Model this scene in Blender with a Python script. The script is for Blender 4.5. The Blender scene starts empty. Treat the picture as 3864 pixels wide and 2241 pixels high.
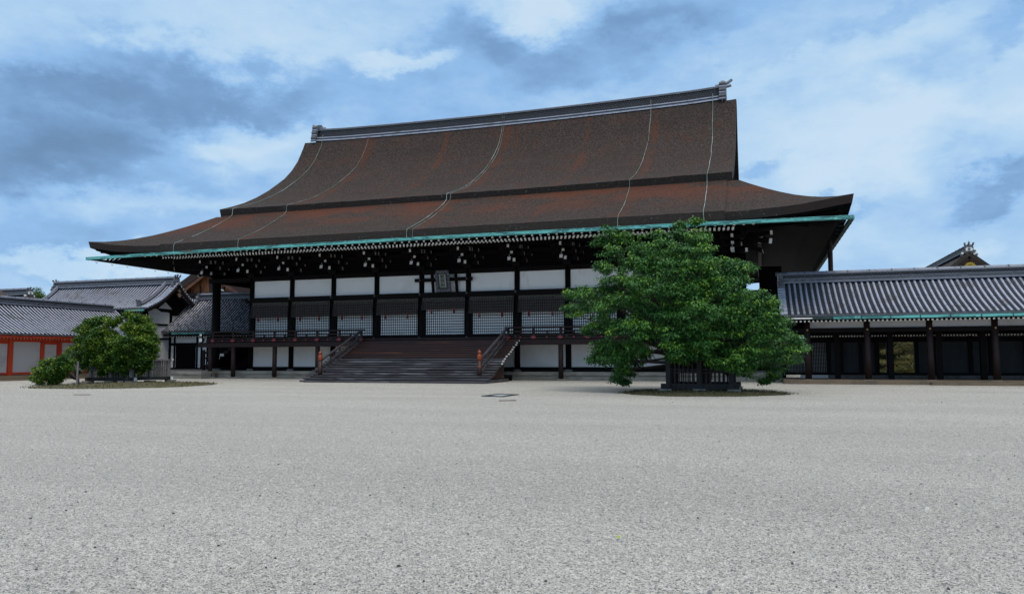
import bpy, math, random
import numpy as np
from mathutils import Vector, Matrix
random.seed(7)
rng = np.random.default_rng(11)
S = bpy.context.scene
COL = S.collection
R = math.radians

# ------------------------------------------------------------------ camera
CAM = (19.465, -45.988, 1.388)
yaw, pit, rol = R(-17.906), R(4.506), R(-0.178)
fw = Vector((math.sin(yaw)*math.cos(pit), math.cos(yaw)*math.cos(pit), math.sin(pit)))
rt = Vector((math.cos(yaw), -math.sin(yaw), 0)); up = rt.cross(fw)
r2 = math.cos(rol)*rt + math.sin(rol)*up
u2 = -math.sin(rol)*rt + math.cos(rol)*up
FPX = 2883.883
cd = bpy.data.cameras.new('camera'); cam = bpy.data.objects.new('camera', cd); COL.objects.link(cam)
cd.sensor_width = 36.0; cd.sensor_fit = 'HORIZONTAL'; cd.lens = FPX/3864*36
cd.clip_start = 0.1; cd.clip_end = 3000
M = Matrix((r2, u2, -fw)).transposed().to_4x4(); M.translation = Vector(CAM)
cam.matrix_world = M
S.camera = cam

def ray(u, v):            # viewing direction of a place in the sky, used to lay the clouds out by compass
    return (fw + r2*((u-1932)/FPX) - u2*((v-1120.5)/FPX)).normalized()

# ------------------------------------------------------------------ colour management
S.view_settings.view_transform = 'Standard'
S.view_settings.look = 'None'
S.view_settings.exposure = 0.0
S.view_settings.gamma = 1.0
S.cycles.use_denoising = True

# ------------------------------------------------------------------ sky
SUN_EL, SUN_AZ = R(60), R(142)       # azimuth clockwise from +Y (north)
w = bpy.data.worlds.new("World"); S.world = w; w.use_nodes = True
nt = w.node_tree; nt.nodes.clear(); N = nt.nodes.new; L = nt.links.new
def math_node(op, a, b=None, c=None, clamp=False):
    n = N('ShaderNodeMath'); n.operation = op; n.use_clamp = clamp
    for i, x in enumerate((a, b, c)):
        if x is None: continue
        if isinstance(x, (int, float)): n.inputs[i].default_value = x
        else: L(x, n.inputs[i])
    return n.outputs[0]
wo = N('ShaderNodeOutputWorld'); bg = N('ShaderNodeBackground'); L(bg.outputs[0], wo.inputs[0])
bg.inputs[1].default_value = 0.1
sky = N('ShaderNodeTexSky'); sky.sky_type = 'NISHITA'; sky.sun_disc = False
sky.sun_elevation = SUN_EL; sky.sun_rotation = SUN_AZ; sky.dust_density = 2.0
tc = N('ShaderNodeTexCoord')
nz = N('ShaderNodeTexNoise'); nz.inputs['Scale'].default_value = 3.2; nz.inputs['Detail'].default_value = 9; nz.inputs['Roughness'].default_value = 0.62
mp = N('ShaderNodeMapping'); mp.inputs['Scale'].default_value = (1.3, 1.3, 2.3); L(tc.outputs['Generated'], mp.inputs[0]); L(mp.outputs[0], nz.inputs['Vector'])
# turbulent displacement of the direction so that cloud borders are ragged
sub = N('ShaderNodeVectorMath'); sub.operation = 'SUBTRACT'; L(nz.outputs['Color'], sub.inputs[0]); sub.inputs[1].default_value = (.5, .5, .5)
scl = N('ShaderNodeVectorMath'); scl.operation = 'SCALE'; L(sub.outputs[0], scl.inputs[0]); scl.inputs['Scale'].default_value = 0.26
wd = N('ShaderNodeVectorMath'); wd.operation = 'ADD'; L(tc.outputs['Generated'], wd.inputs[0]); L(scl.outputs[0], wd.inputs[1])
# (u, v, half-width, half-height, weight) of each cloud bank, u v giving its compass place
K = 1.5333
CLOUDS = [(300,170,230,85,-.5),(340,240,130,55,-.35),(90,330,190,110,-.5),(280,420,300,75,-.38),(70,600,170,90,-.35),(560,140,170,70,-.28),
 (830,200,260,60,-.26),(1120,105,120,70,-.5),(1470,130,260,90,-.38),(1250,215,210,70,-.30),(1700,40,220,60,-.30),(1860,402,60,28,-.4),(2450,452,90,35,-.45),
 (2060,455,90,22,-.3),(2350,180,90,40,-.22),(2470,100,60,30,-.28),(1950,130,160,50,-.12),(450,600,200,50,-.2),(2260,30,120,26,-.2),(1050,330,240,60,-.2),
 (60,120,160,60,.22),(620,40,300,60,.22),(1320,45,150,60,.50),(990,150,110,26,.32),(2040,330,220,90,.22),(2400,240,200,80,.20),(2300,340,240,60,.12),(180,668,260,28,.34),
 (560,265,140,45,.22),(420,500,200,35,.14),(2050,150,200,40,.22),(2330,610,80,30,.24),(2000,560,200,60,.12),(520,330,90,30,.16)]
acc = None
for (cu, cv, rw, rh, wt) in CLOUDS:
    d = ray(cu*K, cv*K)
    zax = d; xax = Vector((d.y, -d.x, 0)).normalized(); yax = zax.cross(xax)
    rot = Matrix((xax, yax, zax)).transposed().to_euler()
    m_ = N('ShaderNodeMapping'); m_.vector_type = 'TEXTURE'
    m_.inputs['Location'].default_value = d; m_.inputs['Rotation'].default_value = rot
    m_.inputs['Scale'].default_value = (rw*K/FPX*1.5, rh*K/FPX*1.5, .6)
    L(wd.outputs[0], m_.inputs[0])
    g_ = N('ShaderNodeTexGradient'); g_.gradient_type = 'SPHERICAL'; L(m_.outputs[0], g_.inputs[0])
    s_ = N('ShaderNodeMapRange'); s_.interpolation_type = 'SMOOTHSTEP'; L(g_.outputs[1], s_.inputs[0])
    s_.inputs[1].default_value = 0.0; s_.inputs[2].default_value = .75; s_.inputs[3].default_value = 0; s_.inputs[4].default_value = wt*(.68 if wt < 0 else .95)
    acc = s_.outputs[0] if acc is None else math_node('ADD', acc, s_.outputs[0])
nf = N('ShaderNodeTexNoise'); nf.inputs['Scale'].default_value = 7.5; nf.inputs['Detail'].default_value = 10; nf.inputs['Roughness'].default_value = 0.64
mp2 = N('ShaderNodeMapping'); mp2.inputs['Scale'].default_value = (1, 1, 2.4); mp2.inputs['Location'].default_value = (3.1, .7, 1.9)
L(tc.outputs['Generated'], mp2.inputs[0]); L(mp2.outputs[0], nf.inputs['Vector'])
f1 = math_node('MULTIPLY_ADD', nf.outputs['Fac'], .62, -.31)
f2 = math_node('ADD', f1, acc)
fld = math_node('ADD', f2, .665, clamp=True)
cr = N('ShaderNodeValToRGB'); L(fld, cr.inputs[0])
e = cr.color_ramp.elements
e[0].position = 0.0; e[0].color = (.15, .275, .47, 1)
e[1].position = 1.0; e[1].color = (.62, .79, .95, 1)
for p_, c_ in ((.26, (.20, .37, .63, 1)), (.50, (.30, .53, .86, 1)), (.74, (.47, .69, .93, 1))):
    x_ = e.new(p_); x_.color = c_
# the zenith of an overcast sky is paler and brighter than its rim
sep = N('ShaderNodeSeparateXYZ'); L(tc.outputs['Generated'], sep.inputs[0])
zen = N('ShaderNodeMapRange'); zen.interpolation_type = 'SMOOTHSTEP'; L(sep.outputs[2], zen.inputs[0])
zen.inputs[1].default_value = .47; zen.inputs[2].default_value = .90; zen.inputs[3].default_value = 0; zen.inputs[4].default_value = .95
mixz = N('ShaderNodeMix'); mixz.data_type = 'RGBA'; L(zen.outputs[0], mixz.inputs[0]); L(cr.outputs[0], mixz.inputs[6]); mixz.inputs[7].default_value = (1.16, 1.15, 1.14, 1)
x10 = N('ShaderNodeVectorMath'); x10.operation = 'SCALE'; L(mixz.outputs[2], x10.inputs[0]); x10.inputs['Scale'].default_value = 10.0
mixs = N('ShaderNodeMix'); mixs.data_type = 'RGBA'; mixs.inputs[0].default_value = .90; L(sky.outputs[0], mixs.inputs[6]); L(x10.outputs[0], mixs.inputs[7])
L(mixs.outputs[2], bg.inputs[0])

# ------------------------------------------------------------------ sun behind thin cloud
sl = bpy.data.lights.new('sun', 'SUN'); sl.energy = 1.5; sl.angle = R(22); sl.color = (1.0, .92, .80)
so = bpy.data.objects.new('sun', sl); COL.objects.link(so)
sd = Vector((math.sin(SUN_AZ)*math.cos(SUN_EL), math.cos(SUN_AZ)*math.cos(SUN_EL), math.sin(SUN_EL)))
so.rotation_euler = sd.to_track_quat('Z', 'Y').to_euler(); so.location = (0, -40, 60)

# ================================================================== helpers
class MB:
    def __init__(s): s.v = []; s.f = []; s.m = []
    def add(s, vs, fs, m=0):
        n = len(s.v); s.v += [tuple(p) for p in vs]; s.f += [tuple(i+n for i in f) for f in fs]
        s.m += list(m) if isinstance(m, (list, tuple)) else [m]*len(fs)
        return s
    def box(s, x0, x1, y0, y1, z0, z1, m=0, front=None, right=None, left=None, top=None):
        vs = [(x0,y0,z0),(x1,y0,z0),(x1,y1,z0),(x0,y1,z0),(x0,y0,z1),(x1,y0,z1),(x1,y1,z1),(x0,y1,z1)]
        fs = [(0,3,2,1),(4,5,6,7),(0,1,5,4),(1,2,6,5),(2,3,7,6),(3,0,4,7)]
        g = lambda q: m if q is None else q
        return s.add(vs, fs, [m, g(top), g(front), g(right), m, g(left)])
    def beam(s, p, q, w, h, m=0, pm=None, qm=None, upv=(0,0,1)):
        p = Vector(p); q = Vector(q); d = (q-p).normalized(); u = Vector(upv)
        a = d.cross(u)
        if a.length < 1e-6: a = d.cross(Vector((1,0,0)))
        a.normalize(); c = a.cross(d).normalized(); a = a*w/2; c = c*h/2
        vs = [p-a-c, p+a-c, p+a+c, p-a+c, q-a-c, q+a-c, q+a+c, q-a+c]
        fs = [(0,1,2,3),(7,6,5,4),(0,4,5,1),(1,5,6,2),(2,6,7,3),(3,7,4,0)]
        return s.add(vs, fs, [m if pm is None else pm, m if qm is None else qm, m, m, m, m])
    def tube(s, pts, r, n=8, m=0, capm=None):
        pts = [Vector(p) for p in pts]; k = len(pts)
        rr = r if isinstance(r, (list, tuple)) else [r]*k
        vs = []; a = None
        for i, p in enumerate(pts):
            d = (pts[min(i+1,k-1)]-pts[max(i-1,0)]).normalized()
            if a is None:
                a = d.cross(Vector((0,0,1)))
                if a.length < .05: a = d.cross(Vector((1,0,0)))
            a = (a - d*a.dot(d)).normalized(); b_ = d.cross(a)
            for j in range(n):
                t = 2*math.pi*j/n; vs.append(p + a*(rr[i]*math.cos(t)) + b_*(rr[i]*math.sin(t)))
        fs = []; ms = []
        for i in range(k-1):
            for j in range(n):
                fs.append((i*n+j, i*n+(j+1)%n, (i+1)*n+(j+1)%n, (i+1)*n+j)); ms.append(m)
        cm = m if capm is None else capm
        fs.append(tuple(range(n-1,-1,-1))); ms.append(cm)
        fs.append(tuple((k-1)*n+j for j in range(n))); ms.append(cm)
        return s.add(vs, fs, ms)
    def lathe(s, c, prof, n=12, m=0):
        vs = []; fs = []; c = Vector(c)
        for (r, z) in prof:
            for j in range(n):
                t = 2*math.pi*j/n; vs.append(c+Vector((r*math.cos(t), r*math.sin(t), z)))
        k = len(prof)
        for i in range(k-1):
            for j in range(n): fs.append((i*n+j, i*n+(j+1)%n, (i+1)*n+(j+1)%n, (i+1)*n+j))
        fs.append(tuple(range(n-1,-1,-1))); fs.append(tuple((k-1)*n+j for j in range(n)))
        return s.add(vs, fs, m)
    def prism(s, poly, o, ex, ey, ez, t, m=0, fm=None):   # polygon in the ex/ey plane pushed t along ez
        o = Vector(o); ex = Vector(ex); ey = Vector(ey); ez = Vector(ez); n = len(poly)
        A = [o+ex*a+ey*b for a, b in poly]; B = [p+ez*t for p in A]
        fs = [tuple(range(n)), tuple(range(2*n-1, n-1, -1))] + [(i, i+n, (i+1)%n+n, (i+1)%n) for i in range(n)]
        return s.add(A+B, fs, [m if fm is None else fm, m] + [m]*n)
    def grid(s, P, m=0, flip=False):                      # P[i][j] points
        a = len(P); b_ = len(P[0]); vs = [p for row in P for p in row]; fs = []
        for i in range(a-1):
            for j in range(b_-1):
                q = (i*b_+j, i*b_+j+1, (i+1)*b_+j+1, (i+1)*b_+j)
                fs.append(q[::-1] if flip else q)
        return s.add(vs, fs, m)
    def build(s, name, mats, parent=None, smooth=False, loc=None):
        me = bpy.data.meshes.new(name); me.from_pydata(s.v, [], s.f)
        for mm in (mats if isinstance(mats, (list, tuple)) else [mats]): me.materials.append(mm)
        me.polygons.foreach_set('material_index', s.m)
        if smooth: me.polygons.foreach_set('use_smooth', [True]*len(s.f))
        me.update()
        o = bpy.data.objects.new(name, me); COL.objects.link(o)
        if parent: o.parent = parent
        if loc: o.location = loc
        return o
def smooth_by_angle(o, ang=40):
    me = o.data
    me.polygons.foreach_set('use_smooth', [True]*len(me.polygons))
    try: me.set_sharp_from_angle(angle=R(ang))
    except Exception: pass
    return o
def tag(o, label=None, cat=None, group=None, kind=None):
    if label: o['label'] = label
    if cat: o['category'] = cat
    if group: o['group'] = group
    if kind: o['kind'] = kind
    return o
def empty(name, loc, label=None, cat=None, group=None, rz=0):
    o = bpy.data.objects.new(name, None); COL.objects.link(o); o.location = loc; o.rotation_euler = (0,0,rz); o.empty_display_size = .3
    return tag(o, label, cat, group)
def dup(o, parent=None, loc=None, kids=True):
    c = o.copy(); COL.objects.link(c)
    if parent: c.parent = parent
    if loc is not None: c.location = loc
    if kids:
        for ch in list(o.children): dup(ch, c)
    return c
class Root:                                  # parts are given in world coordinates, stored under an empty at the base
    pass
def under(root, o):                          # keep world position when parenting to a moved empty
    o.parent = root
    o.location = Vector(o.location) - Vector(root.location)
    return o

# ================================================================== materials
def mat(name, base, rough=.7, noise=None, bump=None, metallic=0.0, spec=.5):
    """noise = list of (scale vec, detail, colour2, lo, hi); bump = (scale vec, strength, distance)"""
    m = bpy.data.materials.new(name); m.use_nodes = True; t = m.node_tree; n = t.nodes; b = n['Principled BSDF']
    b.inputs['Roughness'].default_value = rough; b.inputs['Metallic'].default_value = metallic
    b.inputs['Specular IOR Level'].default_value = spec
    col = n.new('ShaderNodeRGB'); col.outputs[0].default_value = (*base, 1); out = col.outputs[0]
    co = n.new('ShaderNodeTexCoord')
    for k, (sc, det, c2, lo, hi) in enumerate(noise or []):
        mp = n.new('ShaderNodeMapping'); mp.inputs['Scale'].default_value = sc; mp.inputs['Location'].default_value = (k*3.7, k*1.3, k*2.1)
        t.links.new(co.outputs['Object'], mp.inputs[0])
        x = n.new('ShaderNodeTexNoise'); x.inputs['Scale'].default_value = 1; x.inputs['Detail'].default_value = det; x.inputs['Roughness'].default_value = .6
        t.links.new(mp.outputs[0], x.inputs['Vector'])
        r = n.new('ShaderNodeMapRange'); r.interpolation_type = 'SMOOTHSTEP'; r.inputs[1].default_value = lo; r.inputs[2].default_value = hi
        t.links.new(x.outputs['Fac'], r.inputs[0])
        mx = n.new('ShaderNodeMix'); mx.data_type = 'RGBA'; t.links.new(r.outputs[0], mx.inputs[0]); t.links.new(out, mx.inputs[6]); mx.inputs[7].default_value = (*c2, 1)
        out = mx.outputs[2]
    t.links.new(out, b.inputs['Base Color'])
    if bump:
        sc, st, di = bump
        mp = n.new('ShaderNodeMapping'); mp.inputs['Scale'].default_value = sc; t.links.new(co.outputs['Object'], mp.inputs[0])
        x = n.new('ShaderNodeTexNoise'); x.inputs['Scale'].default_value = 1; x.inputs['Detail'].default_value = 4; t.links.new(mp.outputs[0], x.inputs['Vector'])
        bp = n.new('ShaderNodeBump'); bp.inputs['Strength'].default_value = st; bp.inputs['Distance'].default_value = di
        t.links.new(x.outputs['Fac'], bp.inputs['Height']); t.links.new(bp.outputs[0], b.inputs['Normal'])
    return m
WOOD = mat('dark_wood', (.0075,.0062,.006), .6, [((1,1,9),3,(.013,.009,.0075),.5,.75)], bump=((3,3,60),.15,.01), spec=.07)
WOODB = mat('brown_wood', (.020,.0085,.0072), .6, [((2,2,5),3,(.009,.006,.0058),.42,.66),((1.2,1.2,.7),2,(.040,.014,.010),.60,.75)], bump=((8,8,60),.2,.01), spec=.3)
STEPG = mat('weathered_step_wood', (.075,.073,.082), .65, [((.6,9,9),4,(.030,.028,.032),.45,.62),((.35,3,3),2,(.15,.148,.165),.58,.68)], bump=((2,40,40),.4,.01))
STEPR = mat('red_brown_step_wood', (.038,.012,.008), .55, [((.5,6,6),4,(.020,.008,.006),.45,.65),((.25,2,8),2,(.16,.045,.014),.60,.70)], bump=((2,40,40),.3,.01))
RAILG = mat('grey_rail_wood', (.055,.052,.058), .7, [((6,2,2),4,(.022,.02,.022),.45,.65)], bump=((30,6,6),.4,.01))
PLASTER = mat('white_plaster', (.86,.86,.86), .85, [((.5,.5,.7),4,(.74,.74,.735),.48,.75),((2.2,2.2,.7),4,(.66,.645,.62),.58,.80)])
PLASTERW = mat('grey_plaster', (.50,.48,.48), .85, [((.7,.7,.9),4,(.36,.34,.34),.5,.75)])
WPAINT = mat('white_paint', (.80,.80,.78), .7, [((9,9,9),3,(.45,.44,.42),.62,.78)])
PAPER = mat('white_shutter_board', (.86,.88,.89), .7, [((1.1,1.1,1.1),3,(.76,.78,.80),.5,.7)])
STONE = mat('stone', (.23,.225,.20), .85, [((1.3,1.3,3),5,(.16,.15,.125),.42,.65),((14,14,14),3,(.07,.065,.06),.62,.74),((.5,.5,4),3,(.27,.27,.26),.5,.7)], bump=((20,20,20),.4,.02))
TILE = mat('smoked_roof_tile', (.37,.395,.48), .42, [((2.3,2.3,3.2),4,(.22,.245,.33),.48,.72),((9,9,9),3,(.38,.41,.53),.5,.7),((24,24,24),2,(.14,.15,.18),.62,.75),((1.1,.9,1.1),3,(.20,.205,.22),.52,.70)], bump=((16,16,16),.15,.01), spec=.6)
PAN = mat('shade_darkened_pan_tile', (.050,.055,.070), .9, [((5,5,5),3,(.065,.07,.085),.5,.7)], bump=((16,16,16),.2,.01), spec=.08)  # dirty pan tiles, colour taken darker for the shade between the ribs
PAND = mat('shade_black_pan_tile', (.018,.020,.028), .9, [((5,5,5),3,(.035,.039,.050),.5,.7)], spec=.06)  # blacker pans for the left roofs: rib-gap shade put into the colour
TILEO = mat('weathered_roof_tile', (.46,.49,.58), .45, [((5,5,5),3,(.10,.105,.125),.47,.56),((13,13,13),3,(.60,.63,.70),.54,.64)], bump=((16,16,16),.25,.01), spec=.55)
TILED = mat('dark_ridge_tile', (.085,.09,.105), .5, [((5,5,5),4,(.16,.17,.195),.5,.7)], bump=((20,20,20),.3,.01), spec=.5)
TILEL = mat('pale_ridge_tile', (.20,.22,.28), .42, [((5,5,5),4,(.11,.12,.15),.48,.68)], spec=.55)
VERM = mat('vermilion_paint', (.50,.052,.012), .6, [((1.5,1.5,1.2),4,(.36,.03,.012),.48,.7)])
PINK = mat('red_metal_cap', (.19,.022,.032), .5, [((9,9,9),3,(.25,.03,.04),.5,.7)])
ORANGE = mat('orange_metal_sheath', (.25,.052,.014), .4, [((6,6,9),3,(.30,.05,.015),.5,.7)], metallic=.2)
BRASS = mat('worn_brass', (.34,.27,.14), .4, metallic=.7)
DULL = mat('dull_metal', (.10,.10,.10), .45, metallic=.5)
BARKG = mat('gable_bark', (.045,.036,.030), .9, [((6,6,6),4,(.075,.060,.05),.5,.7)], bump=((20,20,20),.6,.03))
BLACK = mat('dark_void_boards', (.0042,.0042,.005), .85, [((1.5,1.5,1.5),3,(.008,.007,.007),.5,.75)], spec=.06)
DARKWALL = mat('dark_wall_board', (.024,.028,.034), .8, [((1,1,.5),3,(.014,.017,.021),.42,.66),((3,3,.8),4,(.036,.038,.042),.55,.75)])
GOLD = mat('gold_crest', (.55,.33,.05), .35, metallic=.7)
ORWOOD = mat('orange_cedar_board', (.20,.065,.016), .65, [((9,1,.8),3,(.05,.016,.006),.46,.58),((22,1,.8),2,(.30,.12,.035),.58,.68)])
STRAP = mat('rusty_strap', (.10,.035,.025), .7, [((12,12,12),3,(.04,.02,.018),.5,.7)])
TASSEL = mat('red_tassel_cord', (.16,.018,.018), .8, [((20,20,20),2,(.06,.01,.012),.5,.7)])
BLINDC = mat('blind_border_cloth', (.060,.052,.042), .85, [((14,14,14),2,(.018,.016,.014),.48,.56)])
FENCEW = mat('grey_fence_wood', (.19,.18,.185), .8, [((7,7,2),4,(.10,.09,.09),.45,.65)], bump=((30,30,6),.4,.01))
FENCED = mat('dark_fence_wood', (.026,.024,.026), .8, [((7,7,2),4,(.02,.018,.018),.45,.65)], bump=((30,30,6),.4,.01))  # darker tone of the fence wood
BARKT = mat('tree_bark', (.045,.038,.032), .9, [((9,9,3),4,(.025,.02,.017),.45,.65)], bump=((20,20,8),.7,.03))

def extra(m):                                  # node helpers for hand-built materials
    t = m.node_tree; return t, t.nodes, t.nodes['Principled BSDF']
def patina():
    m = mat('green_copper_patina', (.115,.45,.43), .6, [((.9,7,7),4,(.040,.17,.17),.46,.57),((5,16,16),3,(.20,.58,.54),.55,.68),((.22,2,2),2,(.22,.42,.24),.62,.70),((.30,3,3),2,(.13,.085,.06),.685,.73)], bump=((4,20,20),.2,.01))
    return m
PATINA = patina()
PATINAD = mat('dark_copper_patina', (.022,.060,.060), .6, [((2,2,2),4,(.012,.02,.022),.45,.65)])

def thatch():
    m = bpy.data.materials.new('cypress_bark_thatch'); m.use_nodes = True; t, n, b = extra(m); lk = t.links.new
    b.inputs['Roughness'].default_value = .92; b.inputs['Specular IOR Level'].default_value = .25
    co = n.new('ShaderNodeTexCoord')
    def noise(sc, det, loc=(0,0,0), rough=.6):
        mp = n.new('ShaderNodeMapping'); mp.inputs['Scale'].default_value = sc; mp.inputs['Location'].default_value = loc; lk(co.outputs['Object'], mp.inputs[0])
        x = n.new('ShaderNodeTexNoise'); x.inputs['Scale'].default_value = 1; x.inputs['Detail'].default_value = det; x.inputs['Roughness'].default_value = rough
        lk(mp.outputs[0], x.inputs['Vector']); return x.outputs['Fac']
    def rng_(x, a, b_, c=0, d=1):
        r = n.new('ShaderNodeMapRange'); r.interpolation_type = 'SMOOTHSTEP'; lk(x, r.inputs[0])
        for i, q in enumerate((a, b_, c, d)): r.inputs[i+1].default_value = q
        return r.outputs[0]
    def mix(f, a, c):
        x = n.new('ShaderNodeMix'); x.data_type = 'RGBA'; lk(f, x.inputs[0])
        if isinstance(a, tuple): x.inputs[6].default_value = (*a, 1)
        else: lk(a, x.inputs[6])
        if isinstance(c, tuple): x.inputs[7].default_value = (*c, 1)
        else: lk(c, x.inputs[7])
        return x.outputs[2]
    def mul(a, c):
        x = n.new('ShaderNodeMath'); x.operation = 'MULTIPLY'; lk(a, x.inputs[0])
        if isinstance(c, (int, float)): x.inputs[1].default_value = c
        else: lk(c, x.inputs[1])
        return x.outputs[0]
    grain = noise((8, 24, 24), 3)
    base = mix(rng_(grain, .41, .60), (.011,.0078,.0068), (.070,.051,.043))
    fleck = noise((10, 30, 30), 2, (5,1,2))
    base = mix(rng_(fleck, .58, .68, 0, .55), base, (.17,.145,.13))
    dark = noise((.35,.6,.6), 4, (9,2,1))
    base = mix(rng_(dark, .48, .72, 0, .5), base, (.030,.024,.021))
    # rust-coloured moss and fresh bark: loose blotches, thickest on the skirt roof right below the upper eave
    sp = n.new('ShaderNodeSeparateXYZ'); lk(co.outputs['Object'], sp.inputs[0])
    blot = noise((.30,.55,.55), 5, (2,7,3), .62)
    band = mul(rng_(sp.outputs[2], 9.2, 11.4), rng_(sp.outputs[2], 12.3, 12.0, 0, 1))
    bandx = mul(band, rng_(blot, .36, .60, 0, .90))
    bandx = mul(bandx, rng_(grain, .30, .58, .25, 1.0))
    base = mix(bandx, base, (.115,.037,.018))
    streak = noise((2.2, .22, .22), 3, (1,5,8))
    up = mul(mul(rng_(blot, .46, .66, 0, .75), rng_(streak, .44, .66)), rng_(grain, .35, .60, .2, 1.0))
    def near_x(xc, w_):
        a_ = n.new('ShaderNodeMath'); a_.operation = 'SUBTRACT'; lk(sp.outputs[0], a_.inputs[0]); a_.inputs[1].default_value = xc
        c_ = n.new('ShaderNodeMath'); c_.operation = 'ABSOLUTE'; lk(a_.outputs[0], c_.inputs[0])
        return rng_(c_.outputs[0], w_, 0.05)
    wash = None
    for xc, w_ in ((.55,.75),(12.45,.6),(-11.7,.7),(-4.6,.4),(7.3,.35)):
        q_ = near_x(xc, w_)
        if wash is None: wash = q_
        else:
            a_ = n.new('ShaderNodeMath'); a_.operation = 'MAXIMUM'; lk(wash, a_.inputs[0]); lk(q_, a_.inputs[1]); wash = a_.outputs[0]
    base = mix(mul(mul(wash, rng_(blot, .38, .56, .1, .6)), rng_(grain, .35, .60, .35, 1.0)), base, (.105,.035,.018))
    base = mix(up, base, (.090,.032,.020))
    lk(base, b.inputs['Base Color'])
    bp = n.new('ShaderNodeBump'); bp.inputs['Strength'].default_value = .8; bp.inputs['Distance'].default_value = .05
    lk(grain, bp.inputs['Height']); lk(bp.outputs[0], b.inputs['Normal'])
    return m
THATCH = thatch()
THATCHE = mat('thatch_edge', (.018,.014,.012), .9, [((3,3,22),3,(.030,.022,.018),.45,.65),((9,9,6),5,(.13,.125,.11),.60,.72)], bump=((4,4,60),.5,.02))
THATCHN = mat('red_brown_thatch_edge', (.026,.014,.012), .9, [((3,3,22),3,(.016,.010,.009),.45,.65)], bump=((4,4,60),.4,.02))

def gravel():
    m = bpy.data.materials.new('white_gravel'); m.use_nodes = True; t, n, b = extra(m); lk = t.links.new
    b.inputs['Roughness'].default_value = .85; b.inputs['Specular IOR Level'].default_value = .3
    co = n.new('ShaderNodeTexCoord')
    vo = n.new('ShaderNodeTexVoronoi'); vo.inputs['Scale'].default_value = 95; vo.inputs['Randomness'].default_value = 1; lk(co.outputs['Object'], vo.inputs['Vector'])
    vo2 = n.new('ShaderNodeTexVoronoi'); vo2.inputs['Scale'].default_value = 38; lk(co.outputs['Object'], vo2.inputs['Vector'])
    sp = n.new('ShaderNodeSeparateColor'); lk(vo.outputs['Color'], sp.inputs[0])
    cr = n.new('ShaderNodeValToRGB'); lk(sp.outputs[0], cr.inputs[0]); e = cr.color_ramp.elements
    e[0].position = 0; e[0].color = (.14,.135,.125,1); e[1].position = 1; e[1].color = (.95,.92,.84,1)
    for p, c in ((.08,(.26,.26,.25,1)),(.19,(.66,.635,.58,1)),(.65,(.88,.85,.775,1))): q = e.new(p); q.color = c
    mpn = n.new('ShaderNodeMapping'); mpn.inputs['Scale'].default_value = (.10,.42,1); mpn.inputs['Rotation'].default_value = (0,0,.18); lk(co.outputs['Object'], mpn.inputs[0])
    no = n.new('ShaderNodeTexNoise'); no.inputs['Scale'].default_value = 1; no.inputs['Detail'].default_value = 6; lk(mpn.outputs[0], no.inputs['Vector'])
    r = n.new('ShaderNodeMapRange'); lk(no.outputs['Fac'], r.inputs[0]); r.inputs[1].default_value = .3; r.inputs[2].default_value = .7; r.inputs[3].default_value = .91; r.inputs[4].default_value = 1.06
    gap = n.new('ShaderNodeMapRange'); lk(vo.outputs['Distance'], gap.inputs[0]); gap.inputs[1].default_value = .30; gap.inputs[2].default_value = .75; gap.inputs[3].default_value = 1; gap.inputs[4].default_value = .50
    sp2 = n.new('ShaderNodeSeparateColor'); lk(vo2.outputs['Color'], sp2.inputs[0])
    rr = n.new('ShaderNodeMapRange'); lk(sp2.outputs[1], rr.inputs[0]); rr.inputs[3].default_value = .76; rr.inputs[4].default_value = 1.14
    m1 = n.new('ShaderNodeMath'); m1.operation = 'MULTIPLY'; lk(r.outputs[0], m1.inputs[0]); lk(gap.outputs[0], m1.inputs[1])
    m2 = n.new('ShaderNodeMath'); m2.operation = 'MULTIPLY'; lk(m1.outputs[0], m2.inputs[0]); lk(rr.outputs[0], m2.inputs[1])
    vm = n.new('ShaderNodeVectorMath'); vm.operation = 'SCALE'; lk(cr.outputs[0], vm.inputs[0]); lk(m2.outputs[0], vm.inputs['Scale'])
    lk(vm.outputs[0], b.inputs['Base Color'])
    bp = n.new('ShaderNodeBump'); bp.invert = True; bp.inputs['Strength'].default_value = .9; bp.inputs['Distance'].default_value = .02
    lk(vo.outputs['Distance'], bp.inputs['Height'])
    bp2 = n.new('ShaderNodeBump'); bp2.inputs['Strength'].default_value = .5; bp2.inputs['Distance'].default_value = .08
    n3 = n.new('ShaderNodeTexNoise'); n3.inputs['Scale'].default_value = 5; n3.inputs['Detail'].default_value = 5; lk(co.outputs['Object'], n3.inputs['Vector'])
    lk(n3.outputs['Fac'], bp2.inputs['Height']); lk(bp.outputs[0], bp2.inputs['Normal']); lk(bp2.outputs[0], b.inputs['Normal'])
    return m
GRAVEL = gravel()
MOSS = mat('mossy_soil', (.075,.070,.028), .95, [((3,3,3),5,(.14,.115,.06),.45,.65),((16,16,16),3,(.05,.055,.015),.5,.65),((1.1,1.1,1),3,(.045,.05,.012),.55,.7)], bump=((14,14,14),.8,.05))
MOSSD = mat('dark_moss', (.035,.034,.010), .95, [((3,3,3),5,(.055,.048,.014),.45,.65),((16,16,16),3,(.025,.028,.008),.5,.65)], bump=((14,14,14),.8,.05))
SAND = mat('packed_earth_kerb', (.17,.130,.090), .9, [((.8,.8,.8),4,(.11,.09,.068),.45,.65),((12,12,12),3,(.21,.17,.12),.55,.7)], bump=((12,12,12),.4,.02))

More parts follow.
